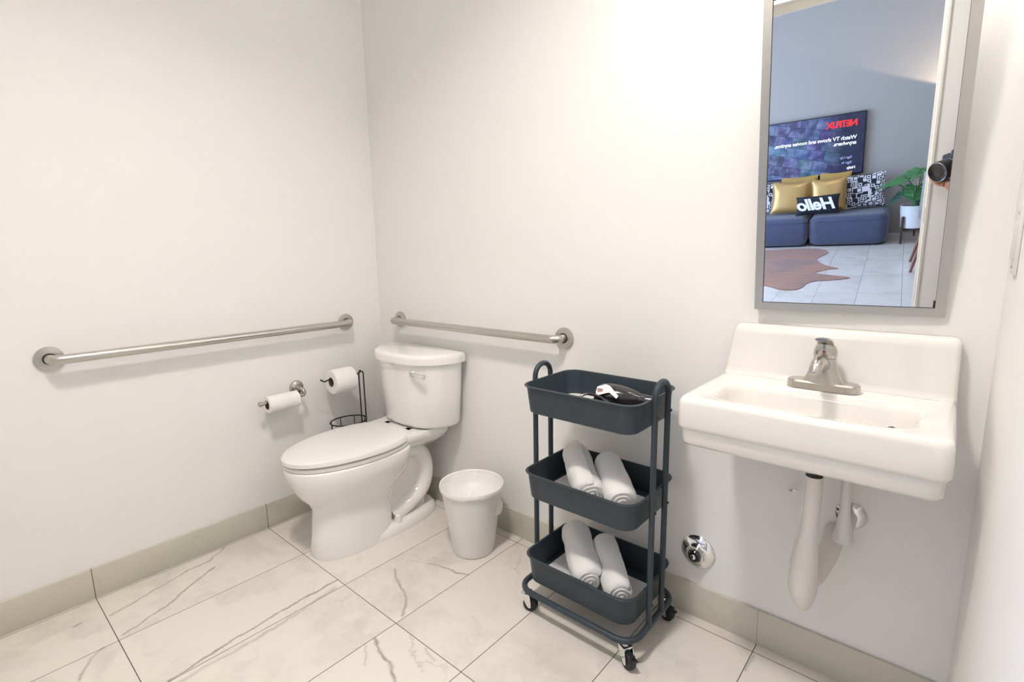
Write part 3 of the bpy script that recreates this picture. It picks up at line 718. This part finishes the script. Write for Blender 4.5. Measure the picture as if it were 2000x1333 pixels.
tag(obj('hanger_clip', tube(smooth_path([(0, 0, 0), (.0, -.012, .004), (.012, -.022, .012), (.020, -.020, .010)], 4), .0045, 10), MT['chrome'], loc=(1.912, 0, .512)), 'small chrome clip on the wall left of the drain pipe', 'clip')
# round chrome cover low on the wall
cv_ = thing('cleanout_cover', 'round chrome wall cover with dark hub, low right of the cart', 'wall cover', (1.664, 0, .226))
obj('cover_disc', lathe([(.054, -.0005), (.055, -.003), (.050, -.009), (.036, -.013), (.026, -.020), (.022, -.030), (.020, -.030)], 48, 'Y'), MT['chrome'], cv_)
obj('hub_ring', lathe([(.0195, -.024), (.0195, -.036), (.016, -.040), (.012, -.040), (.011, -.034)], 32, 'Y'), MT['glossblack'], cv_)
obj('hub_cap', lathe([(.009, -.032), (.009, -.043), (.007, -.046), (.002, -.047)], 24, 'Y'), MT['chrome'], cv_)
b = bmesh.new(); lathe([(.005, 0), (.005, -.003), (.002, -.004)], 14, 'Y', bm=b, loc=(.0, -.011, .043)); obj('cover_screw', b, MT['chrome'], cv_)

# ================================================================ MIRROR (tilted towards the room)
nrm = Vector((.03855, -.99375, -.10475)).normalized()
rx = Vector((1, 0, 0)); rx = (rx-nrm*rx.dot(nrm)).normalized(); uz = rx.cross(nrm)*-1
if uz.z < 0: uz = -uz
TH = math.radians(.9); rx2 = rx*math.cos(TH)+uz*math.sin(TH)*0+uz*0; 
mir = thing('wall_mirror', 'tilted rectangular mirror in brushed steel frame above the sink', 'mirror')
Mm = Matrix((rx, -nrm, uz)).transposed().to_4x4(); Mm.translation = Vector((1.795, -.0249, 1.0165)); mir.matrix_world = Mm
# local axes: x right, y into the wall, z up; glass plane at y=0
MW, MHt, FR = .400, .762, .020
SH = -.010   # the frame hangs a touch out of square
obj('glass', BX(.004, MW-.004, .0, .004, .004, MHt-.004), MT['mirror'], mir)
def bar_(p0, p1, q0, q1):
    b = bmesh.new(); f = -.0035; r0 = [(p0[0], f, p0[1]), (p1[0], f, p1[1]), (q1[0], f, q1[1]), (q0[0], f, q0[1])]
    rings(b, [[(x, .016, z) for x, y, z in r0], [(x, f+.001, z) for x, y, z in r0], [(x+(0), f, z) for x, y, z in r0]]); return b
o_, i_ = (0, MW, 0, MHt), (FR, MW-FR, FR, MHt-FR)
obj('frame_bottom', bar_((o_[0], o_[2]), (o_[1], o_[2]), (i_[0], i_[2]), (i_[1], i_[2])), MT['steel'], mir, smooth=False)
obj('frame_top', bar_((o_[0], o_[3]), (o_[1], o_[3]), (i_[0], i_[3]), (i_[1], i_[3])), MT['steel'], mir, smooth=False)
obj('frame_left', bar_((o_[0], o_[2]), (o_[0], o_[3]), (i_[0], i_[2]), (i_[0], i_[3])), MT['steel'], mir, smooth=False)
obj('frame_right', bar_((o_[1], o_[2]), (o_[1], o_[3]), (i_[1], i_[2]), (i_[1], i_[3])), MT['steel'], mir, smooth=False)
b = bmesh.new()
for x0, x1, z0, z1 in ((FR-.0005, MW-FR+.0005, FR-.001, FR+.0006), (FR-.0005, MW-FR+.0005, MHt-FR-.0006, MHt-FR+.001), (FR-.001, FR+.0006, FR, MHt-FR), (MW-FR-.0006, MW-FR+.001, FR, MHt-FR)): box(b, x0, x1, -.0030, .0005, z0, z1)
obj('glass_gasket', b, MT['gap'], mir)
# brackets that carry the frame at the top
obj('tilt_bracket', BX(.08, .11, .016, .088, MHt-.06, MHt-.03), MT['steel'], mir); obj('tilt_bracket', BX(MW-.11, MW-.08, .016, .075, MHt-.06, MHt-.03), MT['steel'], mir)

# light switch on the right wall
sw = thing('light_switch', 'white light switch plate on the right wall beside the mirror', 'light switch', (XR, -.208, 1.185))
obj('switch_plate', BX(-.006, 0, -.036, .036, -.062, .062, bev=.002), MT['switch'], sw)
obj('rocker', BX(-.010, -.005, -.016, .016, -.034, .034, bev=.001), MT['switch'], sw)
for z in (-.048, .048): obj('plate_screw', lathe([(.0028, 0), (.0028, -.0012)], 12, 'X', loc=(-.006, 0, z)), MT['nickel'], sw)

# ceiling lamp and vanity light (just above the frame of the photo)
cl = thing('ceiling_lamp', 'round flush ceiling lamp over the bathroom', 'ceiling lamp', (1.50, -1.25, CH))
obj('lamp_base', lathe([(.165, 0), (.165, -.03), (.14, -.045), (.14, -.06)], 40), MT['nickel'], cl)
obj('lamp_shade', lathe([(.138, -.052), (.137, -.060), (.128, -.072), (.09, -.078), (.02, -.08)], 40), MT['bulb'], cl)
vl = thing('vanity_light', 'three-globe vanity light mounted on the wall above the mirror', 'wall lamp', (1.99, 0, 1.97))
obj('back_plate', BX(-.34, .34, -.022, 0, -.05, .05, bev=.006), MT['nickel'], vl)
for x in VX:
    a_ = obj('lamp_arm', tube([(x-1.99, -.02, .045), (x-1.99, -.09, .07), (x-1.99, -.15, .10)], .008, 12), MT['nickel'], vl)
    obj('socket_cup', lathe([(.03, .115), (.028, .085), (.018, .082), (.0, .082)][::-1][:3]+[(.03, .115)], 20, loc=(x-1.99, -.15, 0)), MT['nickel'], a_)

# ================================================================ LIVING ROOM SEEN IN THE MIRROR
TVX = 1.08
tv = thing('television', 'large wall-mounted television with a streaming welcome screen', 'television', (TVX+0, YFAR+.04, 1.105))
obj('bezel', BX(-.62, .62, -.03, .018, -.352, .352, bev=.004), MT['tvframe'], tv)
scn = obj('screen', BX(-.608, .608, .0182, .0195, -.340, .340), MT['screen'], tv)
RT = (PI/2, 0, PI)
text('title_text', 'NETFLIX', .098, MT['em_red'], scn, (.535, .0197, .205), RT, .0004, .004, spacing=.82)
text('headline_text', 'Watch TV shows and movies anytime,\nanywhere.', .061, MT['em_white'], scn, (.535, .0197, .055), RT, .0004, .0012, spacing=.94)
text('button_text', 'Sign Up', .040, MT['em_dim'], scn, (.50, .0197, -.165), RT, .0004, .0005)
text('button_text', 'Sign In', .040, MT['em_dim'], scn, (.50, .0197, -.225), RT, .0004, .0005)
text('button_text', 'Help', .046, MT['em_white'], scn, (.54, .0197, -.29), RT, .0004, .001)
obj('wall_mount', BX(-.2, .2, -.04, -.03, -.15, .15), MT['tvframe'], tv)

def cushion(w_, h_, d_, seed=0, pinch=.07, n=18):
    b = bmesh.new(); V = {}
    for s in (-1, 1):
        for i in range(n+1):
            for j in range(n+1):
                u, v = -1+2*i/n, -1+2*j/n
                if (i in (0, n) or j in (0, n)) and s == 1: V[s, i, j] = V[-1, i, j]; continue
                f = ((1-u*u)*(1-v*v))**.42
                x = w_/2*u*(1-pinch*(1-v*v)); z = h_/2*v*(1-pinch*(1-u*u))
                y = s*d_/2*f*(1+.12*noise.noise(Vector((u*2+seed, v*2, s))))
                V[s, i, j] = b.verts.new((x, y, z))
    for s in (-1, 1):
        for i in range(n):
            for j in range(n): b.faces.new((V[s, i, j], V[s, i+1, j], V[s, i+1, j+1], V[s, i, j+1]))
    return b
def sofa_block(name, label, x0, x1, r):
    t = thing(name, label, 'sofa', ((x0+x1)/2, -5.95, 0)); hw = (x1-x0)/2
    b = bmesh.new(); R = []
    for z, ins in ((.02, .05), (.035, .02), (.10, .004), (.22, .0), (.305, .008), (.338, .028), (.350, .07), (.354, .13)):
        ring = []
        for p in rrect(-hw+ins, hw-ins, -.33+ins, .33-ins, max(.02, r-ins*.5), z, 8):
            nn = noise.noise(Vector((p[0]*4+x0, p[1]*4, z*5))); ring.append((p[0]+.004*nn, p[1]+.012*nn*(1 if p[1] > 0 else 0), z+.006*nn*(z > .25)))
        R.append(ring)
    rings(b, R); obj('seat_cushion', b, MT['sofa'], t, sharp=60)
    obj('seam', tube(rrect(-hw+.008, hw-.008, -.322, .322, r, .300, 8), .004, 6, closed=True), MT['sofa'], t)
    b = bmesh.new(); box(b, -hw+.08, hw-.08, -.27, .27, 0, .03); obj('plinth', b, MT['blackcloth'], t); return t
sofa_block('sofa_module', 'right blue-grey sofa module with rounded end, under the television', 1.222, 2.010, .11)
sofa_block('sofa_module', 'left blue-grey sofa module beside the cowhide rug', .35, 1.214, .05)
def put_cushion(name, label, m, loc, w_, h_, d_, tilt, rz=0, rx_=0, seed=0):
    t = thing(name, label, 'cushion', loc, group=None)
    o = obj('cover', cushion(w_, h_, d_, seed), m, t); t.rotation_euler = (tilt, rx_, rz); return t
put_cushion('cushion', 'mustard cushion standing behind the left gold cushion', MT['mustard'], (1.03, -6.245, .58), .42, .42, .08, .15, 0, .0, 5)
put_cushion('cushion', 'mustard cushion standing behind the right gold cushion', MT['mustard'], (1.42, -6.245, .585), .34, .43, .08, .15, 0, .02, 6)
put_cushion('cushion', 'left of the two gold satin cushions on the sofa', MT['gold'], (.972, -5.985, .560), .43, .40, .12, .20, .0, .03, 1)
put_cushion('cushion', 'right gold satin cushion beside the lettered cushion', MT['gold'], (1.385, -5.99, .562), .38, .40, .12, .20, -.0, -.03, 2)
put_cushion('cushion', 'white cushion with black lettering at the sofa end', MT['letters'], (1.735, -6.11, .562), .42, .40, .09, .20, .0, -.06, 3)
put_cushion('cushion', 'white cushion with black lettering left of the gold ones', MT['letters'], (.64, -6.11, .562), .36, .40, .09, .20, 0, .05, 4)
hc = put_cushion('lumbar_cushion', 'black lumbar cushion with white Hello script', MT['blackcloth'], (1.295, -5.80, .476), .46, .225, .10, .22, 0, -.03, 8)
text('hello_text', 'Hello', .185, MT['whitecloth'], hc, (.195, .053, -.055), (PI/2, 0, PI), .002, .006, shear=.35, spacing=.95)

# cowhide rug
rg = [(1.75, -4.22), (1.58, -4.30), (1.46, -4.38), (1.56, -4.52), (1.64, -4.56), (1.50, -4.72), (1.40, -5.00), (1.48, -5.30), (1.36, -5.52), (1.10, -5.56), (.80, -5.50), (.40, -5.45), (.10, -5.55), (-.10, -5.30), (.05, -5.0), (.0, -4.6), (-.15, -4.2), (.1, -3.95), (.45, -4.0), (.80, -3.92), (1.02, -3.90), (1.14, -3.84), (1.26, -3.74), (1.37, -3.75), (1.42, -3.84), (1.44, -3.98), (1.50, -4.06), (1.62, -4.10), (1.74, -4.16)]
P_ = smooth_path([(x, y, 0) for x, y in rg], 4, True); b = bmesh.new(); rings(b, [[(p.x, p.y, .0008) for p in P_], [(p.x, p.y, .005) for p in P_]])
tag(obj('cowhide_rug', b, MT['hide'], smooth=False), 'brown cowhide rug on the marble floor before the sofa', 'rug')

# plant on a wooden stand
pl = thing('potted_monstera', 'green monstera with split leaves in a white pot', 'plant', (2.235, -5.80, .165))
obj('pot', lathe([(.115, 0), (.125, .006), (.140, .235), (.143, .248), (.137, .248), (.132, .22), (.110, .02), (0, .02)], 40, cap1=False), MT['pot'], pl)
obj('soil', lathe([(.0, .20), (.133, .205), (.133, .19)], 32, cap0=False), MT['soil'], pl)
def monstera_leaf(size, seed):
    """heart-shaped blade with slits cut from the margin, in the local xz plane, tip down -x"""
    rnd = random.Random(seed); b = bmesh.new(); half = []
    K = 7
    for s in (-1, 1):
        base = []
        for k in range(K):
            t0, t1 = k/K, (k+.74)/K
            def edge(t): return (-size*(t*1.0-.15), s*size*.52*(math.sin(PI*min(1, (t+.12)))**.7 if t+.12 < 1 else 0)*(1-.25*t))
            def mid(t): return (-size*(t*.92-.0), s*size*.03)
            e0, e1 = edge(t0), edge(t1); m0, m1 = mid(t0*.95), mid((k+1)/K*.95 if k < K-1 else 1.0)
            em = edge((t0+t1)/2); em = (em[0], em[1]*1.06)
            z = lambda p: .10*size*(1-(abs(p[1])/(.5*size))**2)+rnd.uniform(-.004, .004)
            vs = [(*m0, z(m0)), (*e0, z(e0)), (*em, z(em)), (*e1, z(e1)), (*m1, z(m1))]
            top = [b.verts.new(v) for v in vs]; b.faces.new(top)
    bmesh.ops.remove_doubles(b, verts=b.verts[:], dist=.0004)
    bmesh.ops.recalc_face_normals(b, faces=b.faces[:]); bmesh.ops.solidify(b, geom=b.faces[:], thickness=.0012)
    tube([(.0, 0, .1*size), (-size*.5, 0, .095*size), (-size*.93, 0, .07*size)], .003, 6, bm=b)
    return b
base = Vector((0, 0, .20))
LV = [((-.135, .10, .58), .34, .45, 2.7, 1), ((.02, .14, .64), .30, .35, 1.9, 1), ((-.16, .06, .40), .24, .9, 2.9, 0), ((.13, .10, .55), .26, .6, .9, 0), ((-.02, .12, .46), .26, .9, 1.6, 1), ((.20, .02, .66), .26, .4, .3, 0), ((-.22, -.02, .50), .22, .7, 3.4, 0), ((.06, -.12, .60), .28, .4, -1.4, 1), ((.04, .16, .40), .20, 1.0, 1.5, 0)]
for i, (q, sz, dr, az, kd) in enumerate(LV):
    q = Vector(q)
    stm = obj('stem', tube(smooth_path([base+Vector((.02*math.cos(az), .02*math.sin(az), 0)), base+Vector((q.x*.3, q.y*.3, (q.z-.2)*.6)), q], 5), .0055, 8), MT['stem'], pl)
    lf = obj('leaf', monstera_leaf(sz, i), MT['leaf' if kd else 'leaf2'], stm, smooth=False)
    lf.location = q; lf.rotation_euler = (PI*0, 0, 0)
    lf.rotation_euler = Matrix.Rotation(az+PI, 3, 'Z').to_4x4().to_euler(); 
    lf.matrix_local = Matrix.Translation(q) @ Matrix.Rotation(az+PI, 4, 'Z') @ Matrix.Rotation(-dr, 4, 'Y') @ Matrix.Translation((-.0, 0, -.1*sz))
ps = thing('plant_stand', 'dark wooden plant stand under the white pot', 'plant stand', (2.235, -5.80, 0))
for a in (PI/4, 3*PI/4, 5*PI/4, 7*PI/4):
    x, y = .150*math.cos(a)*1.0, .150*math.sin(a); b = bmesh.new(); box(b, x-.011, x+.011, y-.011, y+.011, 0, .30, bev=.003); obj('leg', b, MT['wood_dark'], ps)
for a in (PI/4, -PI/4):
    b = bmesh.new(); box(b, -.15, .15, -.010, .010, .140, .164, bev=.002); bmesh.ops.rotate(b, verts=b.verts[:], matrix=Matrix.Rotation(a, 3, 'Z')); obj('crossbar', b, MT['wood_dark'], ps)
# cream box behind the plant on a low side table
tb = thing('side_table', 'low white side table right of the potted plant', 'side table', (2.36, -6.22, 0))
obj('table_top', BX(-.13, .13, -.12, .12, .40, .43, bev=.006), MT['pot'], tb)
for sx in (-1, 1):
    for sy in (-1, 1): obj('leg', tube([(sx*.09, sy*.08, .41), (sx*.11, sy*.10, 0)], lambda t: .014-.004*t, 12), MT['wood'], tb)
bx_ = thing('storage_box', 'cream storage box with tan base beside the plant', 'box', (2.36, -6.22, .43))
obj('box_body', BX(-.12, .12, -.10, .10, .022, .17, bev=.004), MT['cream_box'], bx_); obj('box_base', BX(-.123, .123, -.103, .103, 0, .022), MT['tan'], bx_)
# dining chair mostly behind the door jamb
ch = thing('dining_chair', 'white shell chair with slanted brown wooden legs behind the door jamb', 'chair', (2.45, -4.62, 0))
for sx in (-1, 1):
    for sy in (-1, 1): obj('leg', tube([(sx*.14, sy*.14, .43), (sx*.235, sy*.21, 0)], lambda t: .017-.006*t, 14), MT['wood'], ch)
b = bmesh.new(); n = 16; V = []
for i in range(n+1):
    for j in range(n+1):
        u, v = -1+2*i/n, j/n
        y = .22-.44*min(1, v*1.6) if v < .625 else -.22-.09*(v-.625)/.375
        z = .445-.025*math.sin(PI*min(1, v*1.6)) if v < .55 else .445+.38*((v-.55)/.45)**1.25
        V.append(b.verts.new((u*.225*(1-.12*v), y, z+.05*u*u*(1 if v < .6 else .3))))
for i in range(n):
    for j in range(n): b.faces.new((V[i*(n+1)+j], V[(i+1)*(n+1)+j], V[(i+1)*(n+1)+j+1], V[i*(n+1)+j+1]))
bmesh.ops.solidify(b, geom=b.faces[:], thickness=.008); obj('shell_seat', b, MT['grey_seat'], ch)
# torch lamp whose glow is on the far wall
tc_ = thing('floor_lamp', 'uplighter floor lamp in the living room corner', 'floor lamp', (2.74, -6.12, 0))
obj('lamp_foot', lathe([(.13, 0), (.13, .012), (.03, .022), (.012, .03)], 32), MT['black_metal'], tc_); obj('pole', tube([(0, 0, .02), (0, 0, 1.34)], .011, 14), MT['black_metal'], tc_)
obj('bowl_shade', lathe([(.012, 1.33), (.06, 1.345), (.115, 1.395), (.140, 1.45), (.136, 1.45), (.110, 1.40), (.056, 1.352), (.0, 1.348)], 36, cap1=False), MT['black_metal'], tc_)

# ================================================================ PHOTOGRAPHER'S CAMERA AND HAND
cm = thing('photo_camera', 'black camera with round lens reflected at the mirror edge', 'camera')
K = Matrix((rt, up, -fwd)).transposed().to_4x4(); K.translation = CAM-fwd*.006; cm.matrix_world = K   # local -z = viewing direction
obj('lens_barrel', lathe([(.036, .0), (.0415, -.0), (.043, .004), (.043, .03), (.040, .034), (.040, .055), (.0425, .058), (.0425, .085), (.036, .09), (.036, .105)], 48, cap0=False), MT['rubber'], cm)
obj('lens_front', lathe([(.036, .0), (.034, .004), (.030, .005), (.029, .010), (.026, .011), (.012, .007), (.001, .006)], 48, cap0=False), MT['glass_blk'], cm)
obj('front_ring', lathe([(.0395, -.0004), (.0405, -.0010), (.0412, .0002)], 48, cap0=False, cap1=False), MT['steel'], cm)
b = bmesh.new(); box(b, -.068, .068, -.045, .042, .102, .145, bev=.010, seg=3); box(b, -.028, .028, .03, .065, .100, .150, bev=.010, seg=3); box(b, .045, .072, -.044, .035, .085, .13, bev=.010, seg=3)
obj('camera_body', b, MT['rubber'], cm)
def skin_obj(name, verts, edges, radii, m, parent=None, sub=2, root=0):
    me = bpy.data.meshes.new(name); me.from_pydata([tuple(v) for v in verts], edges, []); o = bpy.data.objects.new(name, me); C.objects.link(o)
    md = o.modifiers.new('skin', 'SKIN'); md.use_smooth_shade = True
    for i, r in enumerate(radii):
        sv_ = me.skin_vertices[0].data[i]; sv_.radius = (r, r) if isinstance(r, (int, float)) else r; sv_.use_root = (i == root)
    s = o.modifiers.new('sub', 'SUBSURF'); s.levels = sub; s.render_levels = sub
    dg = bpy.context.evaluated_depsgraph_get(); nm = bpy.data.meshes.new_from_object(o.evaluated_get(dg)); nm.materials.clear(); nm.materials.append(m); nm.name = name
    bpy.data.objects.remove(o); o2 = bpy.data.objects.new(name, nm); C.objects.link(o2)
    for p in nm.polygons: p.use_smooth = True
    if parent: o2.parent = parent
    return o2
K2 = K.copy()
def cp(x, y, z): return K2 @ Vector((x, y, z))      # camera-local to world
# body standing in the alcove to the right, left hand cupping the lens, right hand on the grip
PX, PY = 2.74, -1.40
verts = []; edges = []; rad = []
def add(p, r, par=None):
    verts.append(Vector(p)); rad.append(r); i = len(verts)-1
    if par is not None: edges.append((par, i))
    return i
pel = add((PX, PY, .93), (.135, .10))
wst = add((PX, PY, 1.07), (.120, .09), pel); chs = add((PX, PY, 1.27), (.14, .10), wst); nk0 = add((PX-.01, PY, 1.40), (.075, .07), chs)
nck = add((PX-.02, PY, 1.46), .05, nk0); hd0 = add((PX-.04, PY, 1.54), (.070, .078), nck); hd1 = add((PX-.04, PY, 1.62), (.072, .082), hd0); hd2 = add((PX-.035, PY, 1.68), (.05, .055), hd1)
lw = cp(.045, -.115, .085); rw = cp(.12, -.045, .14)
for s, wr_ in ((-1, lw), (1, rw)):
    sh = add((PX-.03, PY-.155*s*-1*-1, 1.36), .055, nk0); el = add((PX-.16, PY-.20*s*-1*-1, 1.10), .042, sh)
    wa = add(Vector(verts[el]).lerp(wr_, .55), .034, el); add(wr_, .025, wa)
for s in (-1, 1):
    hp = add((PX, PY+.09*s, .86), .085, pel); kn = add((PX-.02, PY+.10*s, .47), .055, hp); an = add((PX+.01, PY+.10*s, .07), .036, kn); add((PX-.12, PY+.11*s, .035), .032, an)
ps_ = skin_obj('person', verts, edges, rad, MT['skin'])
tag(ps_, 'person holding the black camera, one hand showing beneath the lens', 'person')
def hand(wrist, palm, dirs, thumb, name):
    V_, E_, R_2 = [], [], []
    def ad(p, r, par=None):
        V_.append(Vector(p)); R_2.append(r); i = len(V_)-1
        if par is not None: E_.append((par, i))
        return i
    w0 = ad(wrist, .024); p0 = ad(palm, (.040, .022), w0)
    for f in dirs:
        k = p0
        for j, q in enumerate(f): k = ad(q, .0095-.001*j, k)
    k = w0
    for j, q in enumerate(thumb): k = ad(q, .0115-.001*j, p0 if j == 0 else k)
    return skin_obj(name, V_, E_, R_2, MT['skin'], ps_)
# left hand: palm below the barrel, fingers wrapping its far side, thumb on the near side
F_ = []
for i, z in enumerate((.028, .045, .062, .079)):
    F_.append([cp(-.022, -.060, z), cp(-.048, -.040, z), cp(-.055, -.008, z), cp(-.045, .020+.004*i, z)])
hand(lw, cp(.022, -.072, .060), F_, [cp(.040, -.055, .035), cp(.055, -.025, .025), cp(.054, .005, .022)], 'left_hand')
F_ = []
for i, y in enumerate((.018, -.001, -.020, -.038)): F_.append([cp(.086, y, .105), cp(.080, y, .080), cp(.062, y, .078)])
hand(rw, cp(.088, -.012, .135), F_, [cp(.075, .0, .152), cp(.050, .012, .154)], 'right_hand')
# clothes over the body
def shell(name, vv, ee, rr_, m): return skin_obj(name, vv, ee, rr_, m, ps_)
vv = [verts[0]+Vector((0, 0, .02)), verts[1], verts[2], verts[3]-Vector((0, 0, .005))]; ee = [(0, 1), (1, 2), (2, 3)]; r3 = [(.150, .115), (.136, .106), (.155, .115), (.085, .080)]
for s, k in ((-1, 8), (1, 12)):
    a_, e_, wv_ = verts[k], verts[k+1], verts[k+2]; i = len(vv); vv += [a_, e_, wv_]; ee += [(3, i), (i, i+1), (i+1, i+2)]; r3 += [.068, .054, .044]
shell('shirt', vv, ee, r3, MT['shirt'])
vv = [verts[0]]; ee = []; r3 = [(.148, .113)]
for k in (16, 20):
    i = len(vv); vv += [verts[k], verts[k+1], verts[k+2]+Vector((0, 0, .04))]; ee += [(0, i), (i, i+1), (i+1, i+2)]; r3 += [.098, .068, .055]
shell('trousers', vv, ee, r3, MT['denim'])
for k in (19, 23):
    q = verts[k]; b = bmesh.new(); rings(b, [sellipse(q.x+.05, q.y, .135, .048, 2.4, z, 32) for z in (0, .03)]+[sellipse(q.x+.06, q.y, .115, .042, 2.4, .07, 32), sellipse(q.x+.09, q.y, .07, .04, 2.4, .095, 32)]); obj('shoe', b, MT['blackcloth'], ps_)
# face and hair
hc_ = Vector((PX-.04, PY, 1.60))
b = bmesh.new(); bmesh.ops.create_uvsphere(b, u_segments=28, v_segments=18, radius=.104)
for v in b.verts:
    v.co.z *= 1.12
    if v.co.x < -.02 and v.co.z < .05: v.co.x = -.02+(v.co.x+.02)*.15
    if v.co.z < -.03 and v.co.x > -.03: v.co.z = v.co.z*1.3
obj('hair', b, MT['hair'], ps_, loc=hc_+Vector((.016, 0, .02)))
for s in (-1, 1):
    b = bmesh.new(); bmesh.ops.create_uvsphere(b, u_segments=16, v_segments=10, radius=.012); obj('eye', b, MT['whitecloth'], ps_, loc=hc_+Vector((-.066, s*.030, -.012)))
    b = bmesh.new(); bmesh.ops.create_uvsphere(b, u_segments=14, v_segments=10, radius=.022, matrix=Matrix.Diagonal((.7, .35, 1.2, 1))); obj('ear', b, MT['skin'], ps_, loc=hc_+Vector((.0, s*.082, -.02)))
b = bmesh.new(); lathe([(.004, .022), (.009, 0), (.014, -.022), (.006, -.028)], 14, bm=b); obj('nose', b, MT['skin'], ps_, loc=hc_+Vector((-.078, 0, -.032)))
b = bmesh.new(); bmesh.ops.create_uvsphere(b, u_segments=16, v_segments=8, radius=.02, matrix=Matrix.Diagonal((.4, 1, .3, 1))); obj('mouth', b, mat('lips', (.42, .14, .11), .5), ps_, loc=hc_+Vector((-.072, 0, -.072)))
